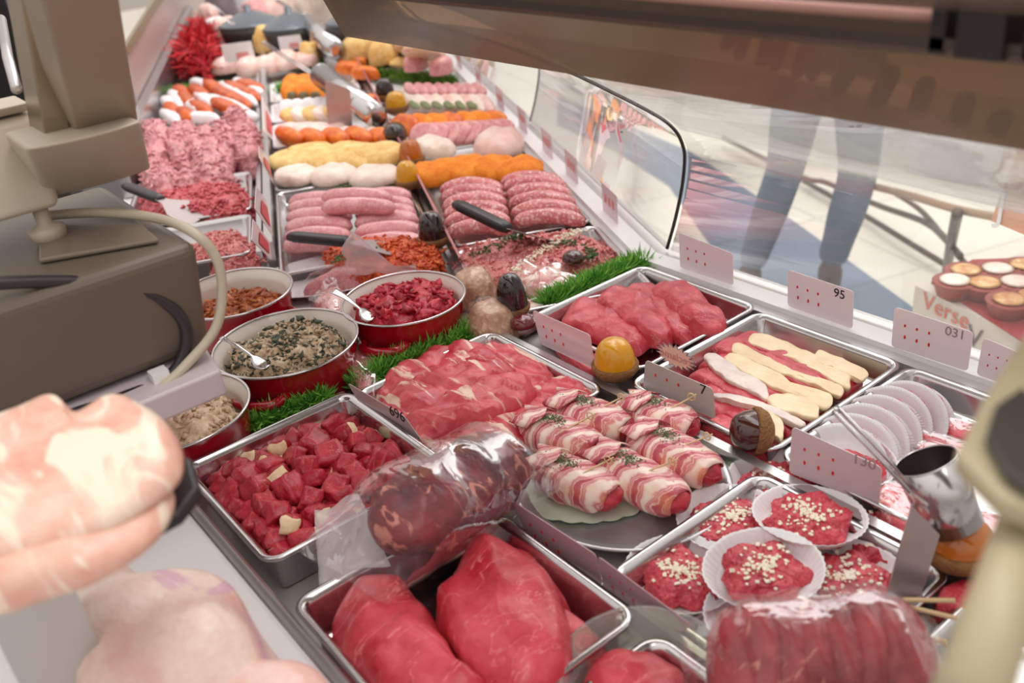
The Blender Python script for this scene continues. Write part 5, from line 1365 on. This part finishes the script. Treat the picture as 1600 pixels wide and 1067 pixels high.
for i, (pa, pb, pc2, pd, lb) in enumerate([((352,98),(400,95),(392,64),(345,70),'left'), ((438,78),(476,76),(468,54),(434,58),'right')]):
    A = at(*pa, 0.04); B = at(*pb, 0.04); n = (B-A).cross(Vector((0,0,1))).normalized(); cs = [A, B, onplane(*pc2, A, n), onplane(*pd, A, n)]
    mb = MB(); mb.loft([[c-n*0.001 for c in cs], [c+n*0.001 for c in cs]]); o = mb.build('price_sign', WHITE, smooth=False, origin=A); tag(o, 'white price sign with pink print among the far poultry, ' + lb, 'sign')
    cc = [A + (c-A)*0.4 + (B-A)*0.42 + (cs[3]-A)*0.10 - A for c in cs]; nn = n if n.dot(Vector((0,0,CAMH))-A) > 0 else -n
    mb = MB(); mb.loft([[c+nn*0.0014 for c in cc], [c+nn*0.002 for c in cc]]); mb.build('pink_print', plain('pink_print', (0.75,0.32,0.33), 0.5), o, smooth=False)
for i, (a, b, w_, h, m_) in enumerate([((335,62),(385,58),0.14,0.09,CHICK),((325,46),(352,44),0.12,0.05,WHITE),((470,92),(500,88),0.12,0.06,BREAD),((405,84),(432,76),0.10,0.10,BREAD),((318,35),(340,30),0.12,0.08,CHICK)]):
    chip(a, b, w_, 0.02, h, m_, 'far poultry piece, %s' % ['white one behind the red tinsel','small white one near the spoon','tan one beside the right sign','tan one between the two signs','pink one at the top left'][i], 'poultry_piece', 'chicken', seed=i, er=0.6, amp=0.015)
for i, (x, y, hh, m_) in enumerate([(430,10,0.16,CHICK),(405,14,0.14,HAM),(490,12,0.2,CREAMCH),(520,20,0.26,CREAMCH),(455,6,0.2,CREAMCH),(600,22,0.12,CREAMCH),(380,-6,0.2,WHITE),(350,2,0.2,plain('grey_jar',(0.25,0.2,0.22),0.3))]):
    p = at(x, y+22, 0.0); v, f = blob_geo([(0.10*math.cos(a), 0.08*math.sin(a)) for a in [2*math.pi*k/14 for k in range(14)]], hh, n=30, rings=8, amp=0.02, sc=14, seed=i, er=0.5)
    o = link('far_goods', v, f, m_); o.location = (p.x, p.y, DECK); tag(o, 'blurred pale upright item at the far end, %s' % ['above the left dark bowl','pinkish, left','cream, right of the farthest tube','tall cream, centre','cream, behind the wire arm','cream, under the beam','white, at the top left','grey, beside the red tinsel'][i], 'food')
# red tinsel
r = random.Random(4); mb = MB()
P_ = [at(*q, 0.03) for q in [(272,110),(320,118),(345,100),(335,60),(315,40),(285,80)]]; cc = sum(P_, Vector())/len(P_)
for i in range(2600):
    w3 = [r.random() for _ in P_]; w3 = [q**3 for q in w3]; S_ = sum(w3); p = sum((P_[j]*w3[j] for j in range(len(P_))), Vector())/S_ - cc
    p.z = r.random()*0.10-0.05; d = Vector((r.gauss(0,1), r.gauss(0,1), r.gauss(0,.8))).normalized(); L = r.uniform(.03,.07); s_ = d.cross(Vector((r.gauss(0,1), r.gauss(0,1), 1))).normalized()*0.004
    mb.add([p-s_, p+s_, p+d*L+s_*.5, p+d*L-s_*.5], [(0,1,2,3)])
o = mb.build('red_tinsel', TINSEL, smooth=False); o.location = cc + Vector((0,0,0.02)); tag(o, 'mass of bright red tinsel at the far left', 'decoration', None, 'stuff')
# LEFT TROUGH
ftray(0.93, 1.34, -0.965, -0.685, 0.035, 'steel tray under the pale pink mince lumps')
ftray(0.60, 0.90, -0.965, -0.685, 0.045, 'steel tray with red mince and a spatula', lip=0.008)
ftray(0.33, 0.57, -0.965, -0.685, 0.045, 'steel tray of orange-flecked mince behind the scale cable')
mince([(225,320),(300,300),(365,296),(395,310),(392,340),(350,348),(290,350),(230,345)], 0.0, 0.055, MINCER, 'bright red mince heap under the left spatula', 12, lumps=520, ls=0.009)
mince([(300,395),(320,372),(370,368),(405,385),(408,405),(360,415),(310,412)], 0.0, 0.045, MINCEP, 'orange-flecked mince at the left, half behind the scale cable', 14, lumps=260, ls=0.008)
for i, (x, y, rx_, ry_, h) in enumerate([(248,232,20,34,0.10),(290,240,22,40,0.10),(325,252,24,42,0.105),(355,235,20,34,0.10),(388,235,22,34,0.10),(255,285,26,20,0.08),(300,285,22,18,0.07),(342,275,20,18,0.075),(375,215,14,12,0.13),(235,262,16,24,0.08)]):
    pxs = [(x+rx_*1.2*math.cos(a), y+ry_*0.95*math.sin(a)) for a in [2*math.pi*k/12 for k in range(12)]]
    mince(pxs, 0.01, h*0.85, MINCEL, 'pale pink mince lump, %s' % ['back left','second from back left','tallest in the middle','right of the middle','far right','front left','front middle','front right of the centre','small one on top at the right','at the left edge'][i], 20+i, name='mince_lump', fine=0.006, lumps=110, ls=0.009, amp=0.016, n=70)
ftray(1.38, 1.95, -0.975, -0.675, 0.02, 'white tray with orange and white slices, far left', WHITEPLATE, name='white_tray')
for i, (a, b) in enumerate(sorted([((328,140),(392,172)),((350,134),(408,160)),((372,132),(412,146)),((330,160),(382,184)),((300,165),(330,182)),((300,140),(325,158)),((284,150),(300,170)),((262,168),(275,186)),((276,142),(290,152)),((280,176),(300,190)),((318,132),(345,146))], key=lambda q: q[0][0]+q[1][0])):
    chip(a, b, 0.05, 0.02, 0.028, DORANGE, 'dark orange smoked slice in the far left tray, ' + ORD[i], 'smoked_slice', 'slice', 'dark orange slices in the far left tray', seed=i, er=0.5)
for i, (a, b) in enumerate(sorted([((320,156),(395,184)),((342,134),(402,168)),((366,130),(412,152)),((305,150),(335,170)),((290,160),(315,182)),((268,148),(285,175)),((255,180),(280,196)),((300,132),(330,142)),((290,188),(345,192)),((350,190),(405,188)),((258,160),(270,172))], key=lambda q: q[0][0]+q[1][0])):
    chip(a, b, 0.045, 0.014, 0.03, WHITE, 'white slice beside dark orange ones in the far left tray, ' + ORD[i], 'white_slice', 'slice', 'white slices in the far left tray', seed=i+9, er=0.5)

# ================================================================ WEIGHING SCALE AND SHELF
def frustum(name, bot, z0, top, z1, mat, parent, bv=0.006):
    mb = MB(); mb.loft([[at(x, y, z0) for x, y in bot], [at(x, y, z1) for x, y in top]])
    o = mb.build(name, mat, smooth=False); 
    if parent is not None: child_world(o, parent)
    if bv: bevel(o, bv, 4)
    return o
def prism(name, pxs, z, dz, mat, parent, bv=0.005):
    w = [at(x, y, z) for x, y in pxs]; mb = MB(); mb.loft([[p + Vector((0,0,dz)) for p in w], w])
    o = mb.build(name, mat, smooth=False)
    if parent is not None: child_world(o, parent)
    if bv: bevel(o, bv, 4)
    return o
sh = thing('stand_shelf', at(150,640,DECK), 'pinkish-white shelf end under the weighing scale, over the pale mash pot', 'shelf')
prism('shelf_board', [(-120,770),(345,577),(275,470),(-120,575)], 0.21, -0.032, plain('pinkish_white_shelf', (0.60,0.52,0.55), 0.4), sh, 0.004)
p = at(60, 640, 0.17)
mb = MB(); mb.box((p.x-0.25, p.y-0.05, 0.046), (p.x-0.17, p.y+0.05, 0.18)); child_world(mb.build('support_post', STEELW, smooth=False), sh)
sc = thing('weighing_scale', at(120,560,0.212), 'blurred beige weighing scale with a brown base housing, column and looping cables', 'scale')
def boxfrustum(name, c0, z0, left0, c1, z1, lx, mat, shrink=1.0, bv=0.006, curve=0.0):
    """box whose front right edge runs through two points; its front face looks along +x"""
    A = at(*c0, z0); Bl = at(*left0, z0); ly = A.y - Bl.y; T = at(*c1, z1)
    def ring(c, k): 
        pts = []
        for i in range(13):
            u = i/12; pts.append(Vector((c.x + curve*(1-(2*u-1)**2), c.y - ly*k*u, c.z)))
        return pts + [Vector((c.x-lx*k, c.y-ly*k, c.z)), Vector((c.x-lx*k, c.y, c.z))]
    mb = MB(); mb.loft([ring(A, 1), ring(T, shrink)])
    o = mb.build(name, mat, smooth=False); child_world(o, sc)
    if bv: bevel(o, bv, 4)
    return o
HX = at(332,543,0.214).x
boxfrustum('base_housing', (332,543), 0.214, (-150,755), (309,377), 0.345, 0.32, BROWNH, 0.97, 0.014)
prism('top_plate', [(60,405),(248,372),(200,330),(60,352)], 0.352, -0.006, plain('brown_plate',(0.20,0.16,0.12),0.35), sc, 0.003)
boxfrustum('collar', (238,262), 0.39, (90,320), (223,188), 0.47, 0.10, BEIGE, 0.95, 0.006, 0.012)
boxfrustum('column', (217,189), 0.462, (112,208), (176,-75), 0.63, 0.07, plain('column_beige', (0.34,0.27,0.20), 0.4, 0.1), 1.0, 0.003)
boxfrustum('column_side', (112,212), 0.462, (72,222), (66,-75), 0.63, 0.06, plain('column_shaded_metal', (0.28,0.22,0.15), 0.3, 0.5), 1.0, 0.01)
boxfrustum('display_box', (96,322), 0.385, (-90,372), (62,176), 0.475, 0.10, BEIGE, 0.97, 0.008)
boxfrustum('display_ledge', (48,172), 0.478, (-90,200), (46,160), 0.488, 0.06, BEIGE, 0.97, 0.003)
A = at(78, 372, 0.35)
mb = MB(); mb.lathe([(0.016,0.0),(0.019,0.002),(0.019,0.012),(0.014,0.015),(0.008,0.018),(0.008,0.045)], 24, M=Matrix.Translation(A)); child_world(mb.build('levelling_foot', BEIGE), sc)
mb = MB(); mb.tube([at(26,140,0.49), at(12,90,0.515), at(2,30,0.54)], 0.006, 10); child_world(mb.build('metal_rod', STEEL), sc)
def cable(name, pts, r, mat):
    P_ = [at(x, y, z) for x, y, z in pts]; P_ = cpath(P_, 60); mb = MB(); mb.tube(P_, r, 10); child_world(mb.build(name, mat), sc)
def hp(x, y, off=0.01): 
    q = onplane(x, y, (HX+off, 0, 0), Vector((1,0,0))); return q
def cable2(name, P_, r, mat):
    P_ = cpath(P_, 80); mb = MB(); mb.tube(P_, r, 10); child_world(mb.build(name, mat), sc)
cable2('cream_cable', [at(60,338,.36), at(150,332,.362), at(240,340,.358), at(300,362,.352)] + [hp(*q) for q in [(336,400,.02),(347,450,.02),(338,510,.02),(300,560,.02),(238,618,.03),(150,668,.03),(40,722,.03),(-60,765,.03)]], 0.0055, CABLEW)
cable2('dark_cable', [hp(*q) for q in [(-80,447),(60,440),(160,444),(240,462),(285,500),(290,545),(262,590,.012),(200,618,.014),(100,652,.014),(-60,705,.014)]], 0.0065, CABLEB)
mb = MB(); q = hp(250,590,0.016); mb.box((q.x-.008,q.y-.009,q.z-.009),(q.x+.008,q.y+.009,q.z+.009)); child_world(mb.build('cable_clip', WHITE, smooth=False), sc)
# black pan with pork
pn = prism('black_pan', [(-80,700),(60,668),(230,690),(300,715),(312,760),(280,800),(150,870),(-80,930)], 0.30, -0.012, BLACK, None, 0.004); pn.name = 'black_pan'
tag(pn, 'black pan edge under the pork slabs in the left foreground', 'pan')
o = blob('pork_slab', [(-60,720),(40,668),(90,655),(130,680),(195,652),(250,668),(285,705),(290,745),(262,790),(200,830),(100,870),(-60,900)], 0.315, 0.03, PORK, 'topmost pale pink pork slab in the blurred left foreground', 'pork', base=0.318, amp=0.006, sc=18)
o = blob('pork_slab', [(-60,800),(60,760),(200,750),(270,770),(255,830),(190,885),(90,930),(-60,960)], 0.305, 0.026, PORK, 'lower pale pork slab under the top one in the left foreground', 'pork', base=0.302, amp=0.006, sc=18, seed=4)
mb = MB(); p = at(40, 800, 0.29); mb.box((p.x-0.06, p.y-0.05, 0.046), (p.x-0.0, p.y+0.01, 0.288)); o = mb.build('pan_post', STEELW, pn, smooth=False); 
o = blob('wrapped_poultry', [(60,960),(110,905),(200,880),(330,895),(400,930),(420,980),(400,1060),(250,1120),(90,1100)], 0.12, 0.11, PORKB, 'whitish wrapped poultry piece at the bottom left', 'poultry', base=0.046, amp=0.02, sc=14, er=0.6)
o = blob('wrapped_poultry', [(300,1050),(400,1010),(500,1030),(540,1080),(500,1150),(320,1150)], 0.10, 0.07, CHICK, 'small pink wrapped poultry piece at the bottom edge', 'poultry', base=0.046, amp=0.012, sc=14, er=0.6)

# pinkish end panel and dark cabinet at the top left
pl = (far(0, -1.03), WV)
def plane_slab(name, pxs, plane, th, mat, label=None, cat=None, parent=None):
    cs = [onplane(x, y, *plane) for x, y in pxs]; mb = MB(); mb.loft([[c - plane[1]*th/2 for c in cs], [c + plane[1]*th/2 for c in cs]])
    o = mb.build(name, mat, smooth=False)
    if parent is not None: child_world(o, parent)
    elif label: tag(o, label, cat)
    return o
ep = thing('end_panel', onplane(222,190,*pl), 'pinkish metal side panel slanting up at the top left', 'panel')
plane_slab('panel_sheet', [(222,192),(196,82),(246,0),(262,-28),(352,-28),(338,0)], pl, 0.008, PINKPANEL, parent=ep)
plane_slab('edge_strip', [(190,78),(200,84),(250,4),(268,-28),(256,-28),(240,-2)], (far(0,-1.02), WV), 0.012, plain('brown_edge', (0.22,0.17,0.10), 0.4), parent=ep)
cb = prism('dark_cabinet', [(-120,240),(78,205),(70,120),(-120,120)], -0.1, 0.55, plain('near_black', (0.008,0.006,0.007), 0.4), None, 0); tag(cb, 'black cabinet behind the scale at the top left edge', 'cabinet')
w = [at(x, y, -0.1) for x, y in [(-120,240),(78,205),(70,120),(-120,120)]]
mb = MB(); mb.loft([[Vector((p.x, p.y, FLOOR)) for p in w], w]); mb.build('plinth', DARK, cb, smooth=False)

# right foreground arm
ra = thing('blurred_arm', at(1560,900,0.40), 'very blurred olive-beige arm with a dark joint at the right edge', 'arm')
def tube_px(name, pts, r, mat, par):
    mb = MB(); mb.tube([at(x, y, z) for x, y, z in pts], r, 20); child_world(mb.build(name, mat), par)
tube_px('post', [(1512,1100,.40),(1580,900,.40),(1625,770,.40),(1660,650,.40)], 0.0125, OLIVE, ra)
prism('paddle', [(1612,500),(1545,605),(1492,705),(1560,775),(1650,810),(1700,500)], 0.43, -0.012, OLIVE, ra, 0.004)
prism('dark_joint', [(1600,600),(1556,630),(1540,680),(1570,735),(1610,765),(1660,700)], 0.437, -0.005, DARK, ra, 0.002)

# ================================================================ OUTSIDE
def skin_figure(name, mat, chains, parent, subdiv=2):
    me = bpy.data.meshes.new(name); vs = []; es = []; rs = []; key = {}
    for ch in chains:
        prev = None
        for (p, rr) in ch:
            k_ = tuple(round(c, 4) for c in p)
            if k_ not in key: key[k_] = len(vs); vs.append(tuple(p)); rs.append(rr)
            if prev is not None: es.append((prev, key[k_]))
            prev = key[k_]
    me.from_pydata(vs, es, []); me.materials.append(mat)
    o = bpy.data.objects.new(name, me); COL.objects.link(o)
    md = o.modifiers.new('skin', 'SKIN'); sl = me.skin_vertices[0].data if me.skin_vertices else None
    if sl is None:
        pass
    for i, rr in enumerate(rs): me.skin_vertices[0].data[i].radius = (rr, rr)
    me.skin_vertices[0].data[0].use_root = True
    md.use_smooth_shade = True
    ss = o.modifiers.new('sub', 'SUBSURF'); ss.levels = subdiv; ss.render_levels = subdiv
    child_world(o, parent); return o
f1 = at(1172,418,-0.80); k1 = at(1228,262,-0.38); hipc = at(1300,60,0.02)
f2 = at(1298,412,-0.80); k2 = at(1342,270,-0.42)
lat = Vector((WV.x, WV.y, 0))
pr = thing('person', (hipc.x, hipc.y, FLOOR), 'person in faded blue jeans, pale coat and dark shoes walking behind the glass', 'person')
h1 = hipc + Vector((-0.04, -0.08, -0.05)); h2 = hipc + Vector((0.04, 0.10, -0.05))
up = lambda p, dz: p + Vector((0,0,dz))
torso = [(hipc, 0.13), (up(hipc,0.15), 0.13), (up(hipc,0.32), 0.15), (up(hipc,0.42), 0.13), (up(hipc,0.48), 0.06), (up(hipc,0.56), 0.065)]
headc = up(hipc, 0.66)
sh1 = up(hipc,0.42)+Vector((-0.06,-0.18,0)); sh2 = up(hipc,0.42)+Vector((0.06,0.18,0))
# body: one continuous skin-coloured figure, clothes over it
body = [torso + [(up(hipc,0.62), 0.09), (up(hipc,0.72), 0.085)],
        [(hipc, .13), (h1, 0.085), (h1.lerp(k1,.5), 0.07), (k1, 0.05), (k1.lerp(f1,.35), 0.052), (f1, 0.034)],
        [(hipc, .13), (h2, 0.085), (h2.lerp(k2,.5), 0.07), (k2, 0.05), (k2.lerp(f2,.35), 0.052), (f2, 0.034)],
        [(up(hipc,0.42), .13), (sh1, 0.05), (sh1+Vector((0.02,-0.04,-0.28)), 0.038), (sh1+Vector((0.10,-0.02,-0.5)), 0.028), (sh1+Vector((0.12,-0.02,-0.58)), 0.03)],
        [(up(hipc,0.42), .13), (sh2, 0.05), (sh2+Vector((-0.02,0.04,-0.28)), 0.038), (sh2+Vector((-0.04,0.06,-0.52)), 0.028), (sh2+Vector((-0.04,0.06,-0.60)), 0.03)]]
skin_figure('body', SKIN, body, pr)
skin_figure('jeans', JEANS, [[(up(hipc,0.06), 0.135), (hipc, .15), (h1, 0.105), (h1.lerp(k1,.5), 0.088), (k1, 0.066), (k1.lerp(f1,.4), 0.066), (k1.lerp(f1,.8), 0.055), (f1, 0.056)],
        [(hipc, .15), (h2, 0.105), (h2.lerp(k2,.5), 0.088), (k2, 0.068), (k2.lerp(f2,.4), 0.068), (k2.lerp(f2,.8), 0.056), (f2, 0.058)]], pr)
skin_figure('coat', COAT, [[(up(hipc,0.0), 0.17), (up(hipc,0.15), .155), (up(hipc,0.32), 0.17), (up(hipc,0.42), 0.15), (up(hipc,0.49), 0.075)],
        [(up(hipc,0.42), .15), (sh1, 0.065), (sh1+Vector((0.02,-0.04,-0.28)), 0.052), (sh1+Vector((0.09,-0.02,-0.48)), 0.042)],
        [(up(hipc,0.42), .15), (sh2, 0.065), (sh2+Vector((-0.02,0.04,-0.28)), 0.052), (sh2+Vector((-0.04,0.06,-0.50)), 0.042)]], pr)
skin_figure('hair', HAIRM, [[(up(hipc,0.74)+Vector((-.01,.01,0)), 0.10), (up(hipc,0.64)+Vector((-.03,.03,0)), 0.085)]], pr)
for f_ in (f1, f2):
    a_ = Vector((f_.x, f_.y, FLOOR+0.035)); hd = Vector((0.5, -0.85, 0)).normalized()
    skin_figure('shoe', SHOE, [[(a_ + Vector((0,0,0.085)), 0.052), (a_, 0.045), (a_+hd*0.10+Vector((0,0,-0.002)), 0.042), (a_+hd*0.18-Vector((0,0,0.008)), 0.026)]], pr)
# display table outside with pies
dt = thing('display_table', at(1490,410,FLOOR), 'dark curved metal table frame outside the glass holding cartons', 'table')
def wpath(pts, r, name, mat, par):
    mb = MB(); mb.tube(cpath([at(x, y, z) for x, y, z in pts], 30), r, 10); child_world(mb.build(name, mat), par)
DB = plain('dark_bronze_frame', (0.12,0.10,0.08), 0.4, 0.5)
wpath([(1130,215,-.85),(1250,275,-.85),(1290,285,-.85),(1370,320,-.8),(1450,350,-.7),(1500,400,-.6)], 0.012, 'frame_bar', DB, dt)
wpath([(1255,282,-.86),(1340,330,-.86),(1430,385,-.86),(1475,412,-.86)], 0.012, 'frame_bar', DB, dt)
wpath([(1395,300,-.7),(1440,330,-.7),(1490,390,-.65),(1530,440,-.6)], 0.010, 'frame_bar', DB, dt)
wpath([(1496,332,-.37),(1486,382,-.6),(1478,430,-.88)], 0.016, 'leg', DB, dt)
wpath([(1340,285,-.5),(1420,305,-.42),(1500,328,-.38),(1620,350,-.35)], 0.012, 'frame_bar', plain('tan_bar',(0.40,0.28,0.18),0.4), dt)
ct_ = thing('carton', at(1500,520,-0.45), 'pale carton with red lettering holding pies, seen through the glass', 'carton')
A = at(1430,446,-0.35); B = at(1660,558,-0.35); n = (B-A).cross(Vector((0,0,1))).normalized()
if n.dot(Vector((0,0,CAMH))-A) < 0: n = -n
ux = (B-A).normalized()
cs = [A, B, B+Vector((0,0,-0.22)), A+Vector((0,0,-0.22))]
mb = MB(); mb.loft([[c - n*0.45 for c in cs], cs]); child_world(mb.build('carton_box', CARTON, smooth=False), ct_)
def wtext(s_, px, py, pt, nrm, ux, size, mat, par, name='lettering'):
    uy = nrm.cross(ux); c = onplane(px, py, pt, nrm) + nrm*0.003
    M = Matrix((ux, uy, nrm)).transposed().to_4x4(); M.translation = c - par.location
    t = text_obj(name, s_, (0,0,0), (0,0,0), size, mat, par); t.matrix_local = M
uxx = ux if (n.cross(ux)).z > 0 else -ux
wtext('Verse', 1478, 486, A, n, uxx, 0.060, plain('faded_red_print', (0.62,0.16,0.10), 0.5), ct_)
wtext('Verse', 1558, 545, A, n, uxx, 0.070, plain('dark_print', (0.12,0.10,0.09), 0.5), ct_)
# pastry tray with round pies
for i, (px, py) in enumerate([(1510,416),(1560,414),(1603,408),(1540,436),(1590,434),(1578,462),(1618,456),(1493,432)]):
    p = at(px, py, -0.30); t = thing('pie', (p.x, p.y, -0.345), 'round golden pie in the red tray outside, %s' % ['back left','back centre','back right','middle left','middle right','front centre','front right','at the left corner'][i], 'pie')
    mb = MB(); mb.lathe([(0.036,0.0),(0.046,0.03),(0.049,0.034),(0.045,0.037),(0.04,0.034),(0.02,0.038)], 28); mb.build('crust', plain('red_brown_crust', (0.30,0.06,0.04), 0.5), t)
    mb = MB(); mb.lathe([(0.002,0.037),(0.030,0.0365),(0.034,0.038),(0.025,0.041),(0.002,0.042)], 24, cap0=True); mb.build('pale_topping', [PIE, CREAMCH, PIE][i % 3], t)
w = [at(x, y, -0.345) for x, y in [(1455,440),(1520,405),(1680,400),(1720,520),(1640,560)]]
mb = MB(); mb.loft([[p + Vector((0,0,-0.004)) for p in w], w]); o = mb.build('pastry_tray', REDSLEEVE, smooth=False); tag(o, 'dark red flat pastry tray under the pies outside', 'tray')
# orange box
A = at(1548,345,-0.15); B = at(1680,400,-0.15); n = (B-A).cross(Vector((0,0,1))).normalized()
if n.dot(Vector((0,0,CAMH))-A) < 0: n = -n
T1 = onplane(1590,235,A,n); cs = [A, B, B+Vector((0,0,T1.z-A.z)), T1]
ob_ = thing('printed_box', A, 'orange printed box standing at the right edge behind the glass', 'box')
mb = MB(); mb.loft([[c - n*0.2 for c in cs], cs]); child_world(mb.build('box_body', ORBOX, smooth=False), ob_)
ux = (B-A).normalized(); ux = ux if n.cross(ux).z > 0 else -ux
wtext('J', 1566, 322, A, n, ux, 0.10, WHITE, ob_); wtext('O', 1590, 285, A, n, ux, 0.07, WHITE, ob_)
HS = plain('dark_sausage_reflection', (0.10,0.045,0.02), 0.5, bump=0.5, bsc=80)  # dark sausages added behind the panel stand in for reflections in the beam
rail = MB(); rail.tube([(-0.62,0.735,0.532),(0.3,0.735,0.532)], 0.003, 8); o = rail.build('added_hanging_rail', DARK); tag(o, 'thin dark rail added behind the smoked canopy panel to carry the reflection sausages', 'rail')
for i, (x0, y0, x1, y1) in enumerate([(1148,42,1132,78),(1168,45,1152,92),(1203,50,1188,105),(1226,55,1208,108),(1262,60,1245,122),(1284,64,1266,125),(1336,78,1306,150),(1398,102,1364,168),(1452,120,1430,180),(1512,145,1496,196),(1572,172,1552,210)]):
    A = onplane(x0, y0, (0,0.735,0), Vector((0,1,0))); B = onplane(x1, y1, (0,0.735,0), Vector((0,1,0))); A.z = min(A.z, 0.527)
    o = body_between('reflection_sausage', A, B, 0.0095 if i > 5 else 0.0075, HS, 'dark sausage shape added behind the canopy panel as a reflection, ' + ORD[i], 'sausage', i+3, amp=0.001, pw=5.0)
    o['group'] = 'added reflection sausages behind the canopy panel'
for ob in COL.objects:
    l_ = ob.get('label')
    if l_ and len(l_.split()) > 16: print('LONG', ob.name, l_)
